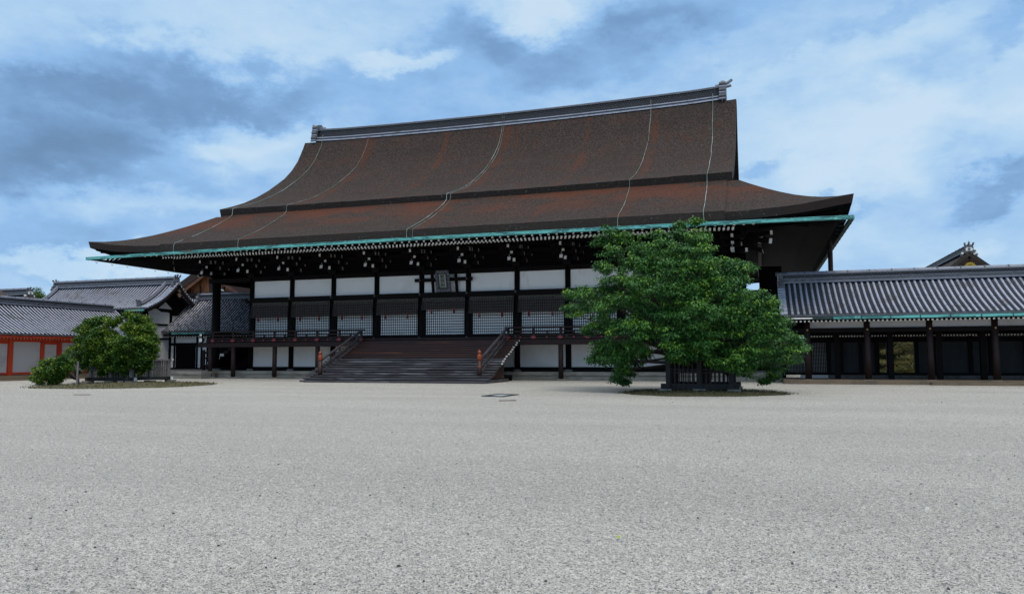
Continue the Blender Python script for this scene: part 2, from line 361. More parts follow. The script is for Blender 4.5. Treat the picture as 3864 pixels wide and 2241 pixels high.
def leafmat(name, stops, trans=.25, rough=.5):
    m = bpy.data.materials.new(name); m.use_nodes = True; t, n, b = extra(m); lk = t.links.new
    at = n.new('ShaderNodeAttribute'); at.attribute_name = 'tint'
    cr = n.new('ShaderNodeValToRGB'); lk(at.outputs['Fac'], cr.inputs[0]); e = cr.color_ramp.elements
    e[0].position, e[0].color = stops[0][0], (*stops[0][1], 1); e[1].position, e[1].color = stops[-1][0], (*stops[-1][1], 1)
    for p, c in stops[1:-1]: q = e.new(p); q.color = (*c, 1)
    lk(cr.outputs[0], b.inputs['Base Color']); b.inputs['Roughness'].default_value = rough; b.inputs['Specular IOR Level'].default_value = .35
    tr = n.new('ShaderNodeBsdfTranslucent'); lk(cr.outputs[0], tr.inputs[0])
    mx = n.new('ShaderNodeMixShader'); mx.inputs[0].default_value = trans
    lk(b.outputs[0], mx.inputs[1]); lk(tr.outputs[0], mx.inputs[2]); lk(mx.outputs[0], n['Material Output'].inputs[0])
    return m
CHERRYL = leafmat('cherry_leaf', [(0,(.022,.078,.022)),(.42,(.044,.145,.034)),(.70,(.078,.215,.038)),(1,(.19,.35,.036))], .12)
CITRUSL = leafmat('citrus_leaf', [(0,(.026,.070,.014)),(.45,(.048,.125,.018)),(.75,(.10,.20,.018)),(1,(.26,.31,.02))], .12, .4)
HEDGEL = leafmat('hedge_leaf', [(0,(.012,.022,.010)),(.5,(.022,.040,.014)),(.8,(.05,.07,.02)),(1,(.09,.10,.03))], .12)
GARDENL = leafmat('garden_leaf', [(0,(.045,.06,.02)),(.5,(.11,.12,.03)),(.8,(.20,.18,.05)),(1,(.24,.13,.06))], .2)

def P(mb, name, mats, parent, smooth=False, label=None, kind=None):
    o = mb.build(name, mats, parent, smooth)
    if parent is not None and parent.parent is None: o.location = -Vector(parent.location)
    if label: o['label'] = label
    if kind: o['kind'] = kind
    return o
def T(mb, name, mats, label, cat, group=None, smooth=False):
    """a thing that is one mesh: origin moved to its base"""
    v = np.array(mb.v); c = np.array([(v[:,0].min()+v[:,0].max())/2, (v[:,1].min()+v[:,1].max())/2, v[:,2].min()])
    mb.v = [tuple(p) for p in v-c]
    o = mb.build(name, mats, None, smooth, loc=tuple(c)); return tag(o, label, cat, group)

# ================================================================== ground
def ground():
    mb = MB()
    nx = 60
    xs = np.concatenate([[-600,-250,-120], np.linspace(-80,90,nx), [130,260,600]]); ys = np.concatenate([[-300,-120,-70], np.linspace(-60,60,nx), [90,150,300,900]])
    Pn = [[(x, y, 0.0) for y in ys] for x in xs]
    mb.grid(Pn, 0, flip=True)
    o = mb.build('gravel_ground', GRAVEL); tag(o, kind='structure'); return o
ground()
def patch(name, cx, cy, rx, ry, m, seed, label):
    rr = random.Random(seed); mb = MB(); n = 72; rings = 7
    wob = [1 + .05*math.sin(3*t/n*2*math.pi+seed) + rr.uniform(-.03,.03) for t in range(n)]
    pts = [[(cx+rx*wob[j%n]*k/rings*math.cos(2*math.pi*j/n), cy+ry*wob[j%n]*k/rings*math.sin(2*math.pi*j/n),
             -.02 + (.14*(1-(k/rings)**2) if k < rings else 0) + rr.uniform(0,.015)) for j in range(n+1)] for k in range(1, rings+1)]
    for k in range(rings): pts[k][n] = pts[k][0]
    mb.grid(pts, 0); mb.add([p for p in pts[0][:n]], [tuple(range(n))], 0)
    # ragged tufts of low grass round the rim
    for _ in range(1500):
        t = rr.uniform(0, 2*math.pi); q = math.sqrt(rr.uniform(.05,1.02)); j = int(t/(2*math.pi)*n) % n
        x = cx+rx*wob[j]*q*math.cos(t); y = cy+ry*wob[j]*q*math.sin(t); z = .13*(1-min(1,q)**2)-.01
        h = rr.uniform(.03,.10); a = rr.uniform(0, math.pi); dx, dy = .02*math.cos(a), .02*math.sin(a); lx, ly = rr.uniform(-.04,.04), rr.uniform(-.04,.04)
        mb.add([(x-dx,y-dy,z),(x+dx,y+dy,z),(x+lx,y+ly,z+h)], [(0,1,2)], 1)
    o = mb.build(name, [m, MOSS]); tag(o, label, None, None, 'stuff'); return o
patch('moss_patch', -11.6, -14.2, 4.35, 4.8, MOSS, 3, 'sparse brown-green turf island under the citrus tree')
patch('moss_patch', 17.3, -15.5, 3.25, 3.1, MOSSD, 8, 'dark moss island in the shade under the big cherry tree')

# ================================================================== the great hall
B = 3.3
hall = empty('palace_hall', (0, 0, 0), 'huge dark timber hall with a sweeping brown bark roof and a broad front staircase', 'hall')
XS = [k*B for k in np.arange(-4.5, 5)]                 # ten front columns
def stone_base(mb, x0, x1, y0, y1, z1, face_joints=True):
    """two courses of granite: a coping set proud of the course below, split in blocks"""
    rr = random.Random(int(x0*10)); 
    for (za, zb, dy, bl) in ((0.0-.1, z1-.2, .05, 2.4), (z1-.197, z1, 0, 1.9)):
        x = x0+dy; xe = x1-dy
        while x < xe-.01:
            e = min(xe, x+bl*rr.uniform(.75,1.2)); 
            if xe-e < .5: e = xe
            mb.box(x+.004, e-.004, y0+dy, y1-dy, za, zb, 0); x = e
mb = MB(); stone_base(mb, -20.1, 20.55, -1.38, 26, .5); P(mb, 'stone_platform', STONE, hall)
# core walls behind the front columns
mb = MB()
mb.box(-14.9, -14.75, .15, 24.7, .5, 9.3); mb.box(14.75, 14.9, .15, 24.7, .5, 9.3); mb.box(-14.74, 14.74, 24.5, 24.7, .5, 9.3)
mb.box(-14.74, 14.74, .12, .30, 6.75, 9.35); mb.box(-14.74, 14.74, 6.0, 6.1, .5, 9.3)
mb.box(14.92, 18.75, 6.3, 6.5, .5, 8.4); mb.box(-16.6, -14.92, 9.3, 9.5, .5, 8.4)
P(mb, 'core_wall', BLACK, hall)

# columns -------------------------------------------------------------
def column_mesh(r, z0, z1):
    m_ = MB(); m_.lathe((0,0,0), [(r*1.02,z0),(r,z0+1),(r*.97,z1)], 16); return m_
cproto = None
def make_column(x, y, r, z1):
    mb = column_mesh(r, .58, z1); o = mb.build('column', WOOD, hall, True); o.location = (x, y, 0)
    s = MB(); s.lathe((0,0,0), [(r*1.75,.50),(r*1.6,.58),(r*1.25,.64)], 14); so_ = s.build('base_stone', STONE, o, True)
    if y == 0 and abs(x) < 16:
        for z in (5.51, 2.68):
            n_ = MB(); n_.tube([(0,-r-.16,z),(0,-r-.22,z)], [.075,.045], 10, 0); n_.build('nail_cover', DULL, o)
    return o
for x in XS: make_column(x, 0, .18, 7.1)
make_column(-18.15, .3, .30, 7.1); make_column(18.15, .3, .30, 7.1)
for x in (-18.15, 18.15):
    for y in (12.0, 24.7): make_column(x, y, .28, 7.1)

# horizontal beams ------------------------------------------------------
for (z0, z1, y0) in ((2.52, 2.86, -.32), (5.29, 5.615, -.32), (6.805, 7.10, -.14)):
    mb = MB(); mb.box(-14.85-.35 if z0 < 6 else -18.5, 14.85+.35 if z0 < 6 else 18.5, y0, .11, z0, z1); P(mb, 'tie_beam', WOOD, hall)
mb = MB()                                               # long bearers in the bracket zone
mb.box(-18.6, 18.6, -.09, .09, 8.02, 8.26); mb.box(-18.6, 18.6, -.62, -.44, 8.40, 8.62); mb.box(-18.6, 18.6, -1.14, -.96, 8.46, 8.66)
mb.box(-19.6, 19.6, -1.68, -1.46, 8.50, 8.74)
for s_ in (-1, 1):
    mb.box(s_*19.66-.12, s_*19.66+.12, -1.4, 26.0, 8.50, 8.74); mb.box(s_*18.15-.09, s_*18.15+.09, .12, 24.7, 8.02, 8.26); mb.box(s_*18.15-.14, s_*18.15+.14, .2, 24.7, 6.80, 7.1)
    mb.box(s_*18.15-.06, s_*18.15+.06, .2, 24.7, 7.12, 8.0)
P(mb, 'eave_purlin', WOOD, hall)

# wall panels, lattice shutters, jambs ---------------------------------
for i in range(9):
    xc = (i-4)*B
    if i != 4:
        mb = MB(); mb.box(xc-1.47, xc+1.47, .02, .06, 5.615, 6.805); P(mb, 'wall_panel', PLASTER, hall)
    else:
        mb = MB(); mb.box(xc-1.47, xc+1.47, .02, .06, 5.615, 6.805); P(mb, 'wall_panel', PLASTER, hall)
    mb = MB(); mb.box(xc-1.47, xc+1.47, .02, .06, .78, 2.16)
    P(mb, 'lower_wall_panel', PLASTER, hall)
    # lattice shutter: white board behind a grid of dark bars
    mb = MB(); mb.box(xc-1.38, xc+1.38, .075, .10, 2.87, 5.28)
    sh = P(mb, 'lattice_shutter', PAPER, hall)
    mb = MB(); nxc, nzc = 20, 14
    px_, pz_ = 2.76/nxc, 2.41/nzc
    for k in range(nxc+1): mb.box(xc-1.38+k*px_-.018, xc-1.38+k*px_+.018, .056, .073, 2.87, 5.28)
    for k in range(nzc+1): mb.box(xc-1.385, xc+1.385, .050, .071, 2.87+k*pz_-.021, 2.87+k*pz_+.021)
    P(mb, 'lattice', WOOD, sh)
    for s_ in (-1, 1):
        mb = MB(); mb.box(xc+s_*1.435-.045, xc+s_*1.435+.045, -.10, .10, 2.87, 5.28); P(mb, 'door_jamb', WOOD, hall)
mb = MB(); mb.box(-14.9, 14.9, -.10, .10, .5, .78); mb.box(-14.9, 14.9, -.08, .11, 2.16, 2.5); P(mb, 'sill_beam', WOOD, hall)
mb = MB(); mb.box(-2.02, 2.02, -.34, -.20, 6.325, 6.55)
mb.beam((-.83,-.2,6.80),(-.68,-.30,5.60),.14,.14); mb.beam((.83,-.2,6.80),(.98,-.30,5.60),.14,.14)
P(mb, 'plaque_bracket_bar', WOOD, hall)
for s_ in (-1, 1):
    n_ = MB(); n_.tube([(s_*1.65,-.34,6.44),(s_*1.65,-.38,6.44)], .05, 10, 0); P(n_, 'nail_cover', DULL, hall)

# bracket sets ----------------------------------------------------------
DIMW = mat('grey_white_arm_end', (.40,.40,.40), .8, [((9,9,9),3,(.20,.20,.20),.5,.7)])  # greyer white for the sideways arm ends
def bracket():
    b = MB(); W = 1
    def xarm(y, z, half, h=.22, w=.18):
        b.box(-half, half, y-w/2, y+w/2, z, z+h, 0, left=2, right=2)
    def yarm(x, ya, z, h=.22, w=.17): b.box(x-w/2, x+w/2, ya, .1, z, z+h, 0, front=W)
    def block(x, y, z, r=.13): b.add([(x-r*.7,y-r*.7,z),(x+r*.7,y-r*.7,z),(x+r*.7,y+r*.7,z),(x-r*.7,y+r*.7,z),(x-r,y-r,z+.07),(x+r,y-r,z+.07),(x+r,y+r,z+.07),(x-r,y+r,z+.07),(x-r,y-r,z+.15),(x+r,y-r,z+.15),(x+r,y+r,z+.15),(x-r,y+r,z+.15)],
        [(0,3,2,1),(0,1,5,4),(1,2,6,5),(2,3,7,6),(3,0,4,7),(4,5,9,8),(5,6,10,9),(6,7,11,10),(7,4,8,11),(8,9,10,11)], 0)
    b.add([(-.2,-.2,7.10),(.2,-.2,7.10),(.2,.2,7.10),(-.2,.2,7.10),(-.29,-.29,7.25),(.29,-.29,7.25),(.29,.29,7.25),(-.29,.29,7.25),(-.29,-.29,7.38),(.29,-.29,7.38),(.29,.29,7.38),(-.29,.29,7.38)],
        [(0,3,2,1),(0,1,5,4),(1,2,6,5),(2,3,7,6),(3,0,4,7),(4,5,9,8),(5,6,10,9),(6,7,11,10),(7,4,8,11),(8,9,10,11)], 0)
    xarm(0, 7.38, .66); yarm(0, -.62, 7.38)
    for x in (-.55, 0, .55): block(x, 0, 7.60)
    block(0, -.5, 7.60)
    xarm(0, 7.75, 1.0); yarm(0, -1.15, 7.75); xarm(-.53, 7.75, .66)
    for x in (-.9, -.45, .45, .9): block(x, 0, 7.97-.1)
    for x in (-.55, 0, .55): block(x, -.53, 7.97)
    block(0, -1.04, 7.97)
    xarm(-1.05, 8.12, .66); xarm(-.53, 8.12, .9)
    for x in (-.55, .55): block(x, -1.05, 8.33)
    b.prism([(-.10,-.17),(.10,-.17),(.10,.09),(0,.20),(-.10,.09)], (0,-1.62,7.50), (1,0,0), (0,.29,.957), (0,.957,-.29), -.02, 1)
    b.beam((0,.2,8.16),(0,-1.60,7.50),.20,.27,0)
    xarm(-1.57, 8.05, .70)
    for x in (-.58, 0, .58): block(x, -1.57, 8.29)
    yarm(0, -1.85, 8.10, .2, .14)
    return b
bp0 = None
for x in XS:
    if bp0 is None: bp0 = bracket().build('bracket_set', [WOOD, WPAINT, DIMW], hall); bp0.location = (x, 0, 0)
    else: dup(bp0, hall, (x, 0, 0))
# corner sets: the frontal set, the same turned outward and a diagonal arm
for sgn in (-1, 1):
    a_ = bracket(); b2 = MB()
    b2.add(a_.v, a_.f, a_.m)
    b2.add([(-sgn*y if True else 0, x, z) if sgn > 0 else (y, x, z) for (x, y, z) in a_.v], [f[::-1] if sgn < 0 else f for f in a_.f], a_.m)
    for (l, z) in ((.75,7.38),(1.45,7.75),(2.1,8.10)):
        b2.beam((0,0,z+.11),(sgn*l,-l,z+.11),.19,.23,0,qm=1)
    b2.beam((0,0,8.3),(sgn*2.05,-2.05,7.75),.22,.28,0,qm=1)
    o = b2.build('bracket_set', [WOOD, WPAINT, DIMW], hall); o.location = (sgn*18.15, .3, 0)

# rafters ---------------------------------------------------------------
def rafter_box(mb, x, p, q, w, h):
    mb.beam((x, *q), (x, *p), w, h, 0, pm=None, qm=1)
def rafters(name, plural, xs, inner, outer, w, h):
    xs = sorted(xs, key=lambda x: -x)
    proto = MB(); rafter_box(proto, 0, outer, inner, w, h)
    po = None
    for x in xs[:100]:
        if po is None: po = proto.build(name, [WOOD, WPAINT], hall); po.location = (x,0,0)
        else: dup(po, hall, (x,0,0))
    if len(xs) > 100:
        mb = MB()
        for x in xs[100:]: rafter_box(mb, x, outer, inner, w, h)
        o = P(mb, plural, [WOOD, WPAINT], hall, kind='stuff')
sp = B/14
RX = [(k+.5)*sp for k in range(-78, 78)]
rafters('base_rafter', 'base_rafters', RX, (.2, 9.28), (-3.95, 8.17), .105, .125)
rafters('flying_rafter', 'flying_rafters', [x+.06 for x in RX], (-3.3, 8.50), (-5.02, 8.06), .10, .115)
blk = None
for k in range(-41, 42):
    x = k*B/7
    if blk is None:
        mb = MB(); mb.box(-.055,.055,-5.40,-5.0,8.12,8.22,0,front=1); blk = mb.build('eave_block', [WOOD, WPAINT], hall); blk.location = (x,0,0)
    else: dup(blk, hall, (x,0,0))
def lift(d):                                         # rise of the eave towards a corner, d metres from it
    for (a, za), (b_, zb) in zip(((0,.56),(.7,.46),(1.4,.34),(2.2,.22),(3.4,.12),(5,.03),(7,0)), ((.7,.46),(1.4,.34),(2.2,.22),(3.4,.12),(5,.03),(7,0),(99,0))):
        if d <= b_: return za+(zb-za)*(d-a)/(b_-a)
    return 0
mb = MB()                                              # boards over the rafters, hip rafters
def soffit_side(pt, pe, n, length):
    A = []
    for i in range(n+1):
        q = i/n; d = min(q,1-q)*length; a_ = Vector(pt(q)); e_ = Vector(pe(q)); e_.z = 8.40+lift(d)*.85
        A.append([a_, a_.lerp(e_,.5)+Vector((0,0,-.03)), e_])
    mb.grid(A, 0)
    for i in range(n):                                 # eave board under the thatch edge
        p, r = A[i][2], A[i+1][2]; mb.beam(p-Vector((0,0,.04)), r-Vector((0,0,.04)), .22, .15)
lpx = lambda a, c, q: a+(c-a)*q
soffit_side(lambda q: (lpx(-18.4,18.4,q),.3,9.40), lambda q: (lpx(-23.6,23.6,q),-5.25,0), 40, 47.2)
for s_ in (-1, 1):
    soffit_side(lambda q: (s_*18.4,lpx(.3,24.4,q),9.40), lambda q: (s_*23.6,lpx(-5.25,30,q),0), 30, 35.2)
    mb.beam((s_*17.9,.55,9.0),(s_*23.45,-5.1,8.78),.26,.36); mb.beam((s_*17.9,.35,8.85),(s_*21.9,-3.7,8.42),.26,.30)
soffit_side(lambda q: (lpx(-18.4,18.4,q),24.4,9.40), lambda q: (lpx(-23.6,23.6,q),30,0), 20, 47.2)
mb.box(-18.6, 18.6, -4.0, -3.86, 8.26, 8.38)
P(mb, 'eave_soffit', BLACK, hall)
mb = MB()
for s_ in (-1, 1):
    for k in range(150):
        y = -4.6+k*.235
        xi = 18.3+max(0,.3-y,y-24.4)*.97; zi = 9.26-(xi-18.3)*.279
        if xi < 21.9: mb.beam((s_*xi, y, zi), (s_*22.1, y, 8.20), .10, .12)
        mb.beam((s_*max(21.6,xi), y, 8.46), (s_*23.4, y, 8.08), .09, .11)
P(mb, 'side_rafters', WOOD, hall, kind='stuff')

# roof --------------------------------------------------------------------
YR = 12.35
PROF = [(12.35,20.45),(11.52,20.30),(11.22,19.72),(10.42,18.38),(9.5,17.33),(8.47,16.43),(7.36,15.64),(6.28,14.93),(4.73,14.05),(3.24,13.34),(1.82,12.79),(.42,12.31)]
rw = random.Random(5)
def upper_roof():
    mb = MB(); nx = 64; P1 = []; P2 = []
    full = PROF[::-1] + [(2*YR-y, z) for (y, z) in PROF[1:]]
    nprof = len(full)
    for i in range(nx+1):
        u = -1+2*i/nx; row = []; row2 = []
        for j, (y, z) in enumerate(full):
            t = min(1, (z-12.31)/8.2); Lx = 18.2+.12*t
            zz = z - (.10+.18*t)*(1-u*u) + rw.uniform(-.018,.018)
            yy = y
            row.append((u*Lx, yy, zz)); 
            side = 1 if y < YR else -1
            row2.append((u*Lx*(1-.0), YR+(yy-YR)*.985, zz-.52))
        P1.append(row); P2.append(row2)
    mb.grid(P1, 0, flip=True); mb.grid(P2, 1)
    for i in range(nx):                              # eave edges front and back
        mb.add([P1[i][0], P1[i+1][0], P2[i+1][0], P2[i][0]], [(3,2,1,0)], 1); mb.add([P1[i][-1], P1[i+1][-1], P2[i+1][-1], P2[i][-1]], [(0,1,2,3)], 1)
    for j in range(nprof-1):                         # verges
        mb.add([P1[0][j], P1[0][j+1], P2[0][j+1], P2[0][j]], [(0,1,2,3)], 1); mb.add([P1[-1][j], P1[-1][j+1], P2[-1][j+1], P2[-1][j]], [(3,2,1,0)], 1)
    o = P(mb, 'upper_roof', [THATCH, THATCHE], hall); smooth_by_angle(o, 35); return o
upper_roof()
for s_ in (-1, 1):                                   # boarded gable with bargeboards under the thatch
    mb = MB()
    full = PROF[::-1] + [(2*YR-y, z) for (y, z) in PROF[1:]]
    poly = [(y, z-.55) for (y, z) in full if z > 12.2]
    mb.prism(poly, (s_*16.6, 0, 0), (0,1,0), (0,0,1), (s_*.1,0,0), 1, 0)
    for k in range(len(full)-1):
        (y0, z0), (y1, z1) = full[k], full[k+1]
        t0 = min(1,(z0-12.31)/8.2); t1 = min(1,(z1-12.31)/8.2)
        mb.beam((s_*(17.85+.10*t0), y0, z0-.80), (s_*(17.85+.10*t1), y1, z1-.80), .12, .55, 1)
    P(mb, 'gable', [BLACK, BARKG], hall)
GS = [(0,11.80),(.10,11.43),(.18,11.15),(.28,10.81),(.40,10.42),(.52,10.05),(.64,9.71),(.76,9.39),(.88,9.09),(1.0,8.80)]
def lower_roof():
    mb = MB(); XE, YE0, YE1, XT, YT0, YT1 = 24.08, -5.54, 30.24, 18.6, .6, 24.1
    def side(pt, pe, n, length, noedge=False):
        A = []; Bm = []
        for i in range(n+1):
            q = .5-.5*math.cos(math.pi*i/n) if n > 6 else i/n
            q = .35*q+.65*(i/n)
            col = []; col2 = []
            a = Vector(pt(q)); e_ = Vector(pe(q)); d = min(q, 1-q)*length
            cor = max(0, 1-d/9)                      # the hip is fuller than the middle of the slope
            for k, (s_, z) in enumerate(GS):
                zz = z + lift(d)*s_**4
                p = a.lerp(e_, s_); col.append((p.x, p.y, zz + (rw.uniform(-.012,.012) if 0 < i < n else 0)))
            p = a.lerp(e_, .985); zb = 8.80+lift(d)-.43
            col2.append((p.x, p.y, zb)); p2 = a.lerp(e_, .70); col2.append((p2.x, p2.y, 8.62+.3*lift(d)))
            A.append(col); Bm.append(col2)
        mb.grid(A, 0, flip=True)
        edge = [[c[-1] for c in A], [c[0] for c in Bm]]
        for i in range(n):
            mb.add([A[i][-1], A[i+1][-1], Bm[i+1][0], Bm[i][0]], [(3,2,1,0)], 2 if abs(i-n/2) > n*.40 else 1)
            mb.add([Bm[i][0], Bm[i+1][0], Bm[i+1][1], Bm[i][1]], [(3,2,1,0)], 3)
    lp = lambda a, c, q: a+(c-a)*q
    side(lambda q: (lp(-XT,XT,q),YT0,0), lambda q: (lp(-XE,XE,q),YE0,0), 72, 2*XE)
    side(lambda q: (XT,lp(YT0,YT1,q),0), lambda q: (XE,lp(YE0,YE1,q),0), 48, YE1-YE0)
    side(lambda q: (lp(XT,-XT,q),YT1,0), lambda q: (lp(XE,-XE,q),YE1,0), 48, 2*XE)
    side(lambda q: (-XT,lp(YT1,YT0,q),0), lambda q: (-XE,lp(YE1,YE0,q),0), 48, YE1-YE0)
    # the front field of thatch lies one course proud of the corner fans
    fp = []
    for i in range(49):
        u = -1+2*i/48; col = []
        for (s_, z) in GS:
            p = Vector((u*17.9, YT0, 0)).lerp(Vector((u*17.95, YE0-.05, 0)), s_); d = XE-abs(p.x)
            col.append((p.x, p.y, z+.07+lift(d)*s_**4+rw.uniform(-.012,.012)))
        fp.append(col)
    mb.grid(fp, 0, flip=True)
    for s_ in (0, -1):
        c = fp[s_]
        for k in range(len(c)-1):
            a, b_ = c[k], c[k+1]; q = (a, b_, (b_[0],b_[1],b_[2]-.14), (a[0],a[1],a[2]-.14)); mb.add(q, [(0,1,2,3) if s_ else (3,2,1,0)], 1)
    for i in range(48):
        a, b_ = fp[i][-1], fp[i+1][-1]; mb.add([a, b_, (b_[0],b_[1]+.02,b_[2]-.50), (a[0],a[1]+.02,a[2]-.50)], [(3,2,1,0)], 1)
    o = P(mb, 'lower_roof', [THATCH, THATCHE, THATCHN, BLACK], hall); smooth_by_angle(o, 35); return o
lower_roof()

# ridge ---------------------------------------------------------------------
def rz(x): return .25*(x/17.5)**2+.04 + .06*max(0, abs(x)-15)/2.5
def ridge():
    mb = MB(); n = 56
    layers = [(.72,19.7,20.05,2),(.88,20.05,20.16,3),(.70,20.16,20.32,1),(.78,20.32,20.40,3),(.56,20.40,21.02,2),(.66,21.02,21.10,1),(.50,21.10,21.20,1),(.34,21.20,21.29,3)]
    for (hw, z0, z1, m_) in layers:
        xe = 17.3
        A = [[(-xe+2*xe*i/n, YR-hw, z0+rz(-xe+2*xe*i/n)), (-xe+2*xe*i/n, YR-hw, z1+rz(-xe+2*xe*i/n)), (-xe+2*xe*i/n, YR+hw, z1+rz(-xe+2*xe*i/n)), (-xe+2*xe*i/n, YR+hw, z0+rz(-xe+2*xe*i/n))] for i in range(n+1)]
        mb.grid(A, m_, flip=True)
        mb.add(A[0], [(0,1,2,3)], m_); mb.add(A[-1], [(3,2,1,0)], m_)
    # openwork row: small half-round tiles stacked like scales
    for k in range(int(34/.20)):
        for row in range(4):
            x = -16.9+k*.20+(.10 if row % 2 else 0); z = 20.45+row*.14+rz(x)
            mb.add([(x-.075,YR-.565,z),(x-.05,YR-.60,z+.075),(x,YR-.61,z+.10),(x+.05,YR-.60,z+.075),(x+.075,YR-.565,z),(x,YR-.575,z+.02)], [(0,1,2,3,4,5)], 1)
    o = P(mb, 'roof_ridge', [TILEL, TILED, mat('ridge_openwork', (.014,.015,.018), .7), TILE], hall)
    for s_ in (-1, 1):
        e_ = MB(); xo = s_*17.35; z0 = 20.30+rz(17.5)
        e_.box(xo-.13, xo+.13, YR-.72, YR+.72, z0+.12, z0+1.02, 0)
        e_.prism([(-.75,1.02),(.75,1.02),(.42,1.30),(0,1.42),(-.42,1.30)], (xo-.12, YR, z0), (0,1,0), (0,0,1), (1,0,0), .26, 0)
        pts = [(xo-s_*.55,YR,z0+1.05),(xo+s_*.0,YR,z0+1.12),(xo+s_*.40,YR,z0+1.26),(xo+s_*.68,YR,z0+1.46)]
        e_.tube(pts, [.13,.13,.12,.10], 10, 1); e_.tube([(xo-s_*.2,YR-.0,z0+.86),(xo+s_*.62,YR,z0+1.02)], .10, 10, 1)
        for yy in (-1, 1):                            # scrolls that step down the slope below the ridge
            for k in range(6):
                e_.tube([(xo-.24, YR+yy*(.74+.055*k), z0+.95-.24*k), (xo+.24, YR+yy*(.74+.055*k), z0+.95-.24*k)], .155-.006*k-(.03 if k % 2 else 0), 10, 1 if k % 2 else 0)
        e_.tube([(xo+s_*.12,YR,z0+.55),(xo+s_*.22,YR,z0+.55)], .26, 14, 1)
        eo = P(e_, 'ridge_end_tile', [TILED, TILEL], o); smooth_by_angle(eo, 40)
    return o
ridge()
# copper gutters --------------------------------------------------------------
def gz(x): return 8.375-.125*(x/24)**2
def gutter():
    mb = MB(); n = 36
    for i in range(n):
        xa, xb = -24+48*i/n, -24+48*(i+1)/n
        for (y0, y1, za, zb, m_) in ((-5.74,-5.70,-.165,0,0),(-5.70,-5.52,-.165,-.13,0),(-5.52,-5.50,-.165,-.01,0)):
            mb.add([(xa,y0,gz(xa)+za),(xb,y0,gz(xb)+za),(xb,y1,gz(xb)+za),(xa,y1,gz(xa)+za),(xa,y0,gz(xa)+zb),(xb,y0,gz(xb)+zb),(xb,y1,gz(xb)+zb),(xa,y1,gz(xa)+zb)],
                   [(0,3,2,1),(4,5,6,7),(0,1,5,4),(2,3,7,6),(1,2,6,5),(3,0,4,7)], m_)
        mb.tube([(xa,-5.74,gz(xa)-.005),(xb,-5.74,gz(xb)-.005)], .016, 6, 0)
    for k in range(37):
        x = -24+k*48/36; mb.box(x-.022, x+.022, -5.765, -5.50, gz(x)-.18, gz(x)+.012, 0)
        mb.beam((x,-5.5,gz(x)-.02),(x,-5.25,gz(x)+.10),.03,.02,1); 
    g = P(mb, 'front_gutter', [PATINA, PATINAD], hall); g['label'] = 'bright verdigris copper gutter along the front eave'
    for s_ in (-1, 1):
        mb = MB()
        mb.box(s_*23.97-.10, s_*23.97+.10, -5.48, 30, 8.10, 8.25, 0)
        for k in range(26):
            y = -4.9+k*1.35; c = Vector((s_*23.97, y, 8.03))
            mb.tube([c+Vector((0,.07*math.cos(t),.09*math.sin(t))) for t in [math.pi*j/8+math.pi for j in range(9)]], .014, 5, 0)
            mb.beam((s_*23.97,y,8.26),(s_*23.5,y,8.36),.03,.02)
        P(mb, 'side_gutter', PATINAD, hall)
gutter()
mb = MB(); mb.tube([(23.55,2.0,8.12),(23.55,2.0,7.9),(23.5,2.05,.2)], .14, 10, 0)
for z in (7.5, 5.6, 3.0): mb.tube([(23.52,2.02,z),(23.52,2.02,z+.08)], .17, 10, 0)
P(mb, 'downpipe', WOODB, hall)
# lightning conductor cables lying on the roof -----------------------------------
CABM = mat('pale_green_cable', (.13,.22,.19), .6, [((.7,.7,.7),3,(.34,.38,.38),.45,.6),((1.1,1.1,1.1),2,(.09,.06,.04),.58,.68)])
for (xr_, xt, xe_, r_) in ((-16.5,-17.0,-16.8,.026),(-11.95,-12.4,-11.8,.016),(.15,-.05,-.05,.028),(.30,.22,.33,.015),(12.08,12.12,12.4,.020),(16.64,16.75,16.88,.030)):
    pts = [(xr_, YR-.86, 20.9), (xr_, YR-.90, 20.4)]
    for (y, z) in PROF[2:]:
        q = (11.75-y)/11.34; x = xr_+(xt-xr_)*q; t = min(1,(z-12.31)/8.2); pts.append((x+rw.uniform(-.03,.03), y, z+.045-(.10+.18*t)*(1-(x/18)**2)))
    pts += [(xt, .37, 12.22), (xt, .33, 11.84)]
    for (s_, z) in GS[1:]:
        pts.append((xt+(xe_-xt)*s_+rw.uniform(-.02,.02), .6-6.18*s_, z+.115))
    pts += [(xe_, -5.66, 8.70), (xe_, -5.66, 8.30)]
    mb = MB(); mb.tube(pts, r_*.68, 6, 0); P(mb, 'conductor_cable', CABM, hall)

# veranda -----------------------------------------------------------------------------
VY = -1.95
mb = MB()
for k in range(24): mb.box(-17.1, 17.1, VY+.06+k*(1.7/24)+.004, VY+.06+(k+1)*(1.7/24)-.004, 2.44, 2.50)
mb.box(-17.1, -14.95, -.24, 9, 2.44, 2.50); mb.box(14.95, 17.1, -.24, 9, 2.44, 2.50)
P(mb, 'veranda_deck', WOODB, hall)
mb = MB(); mb.box(-17.75, 17.75, VY-.06, VY+.14, 2.14, 2.43, 0, left=1, right=1); mb.box(-17.1, 17.1, VY-.02, VY+.10, 2.505, 2.62)
for x in np.arange(-16.5, 16.6, 1.65): mb.box(x-.09, x+.09, VY+.15, -.1, 2.16, 2.42)
for s_ in (-1,1):
    mb.box(s_*17.12-.1, s_*17.12+.1, VY+.15, 9, 2.14, 2.42); mb.box(s_*17.30-.11, s_*17.30+.11, VY-.32, VY-.07, 2.52, 2.76, 0, front=1); mb.box(s_*17.32-.09, s_*17.32+.09, VY-.30, VY+.2, 2.92, 3.05, 0, front=1)
P(mb, 'veranda_beam', [WOODB, WPAINT], hall)
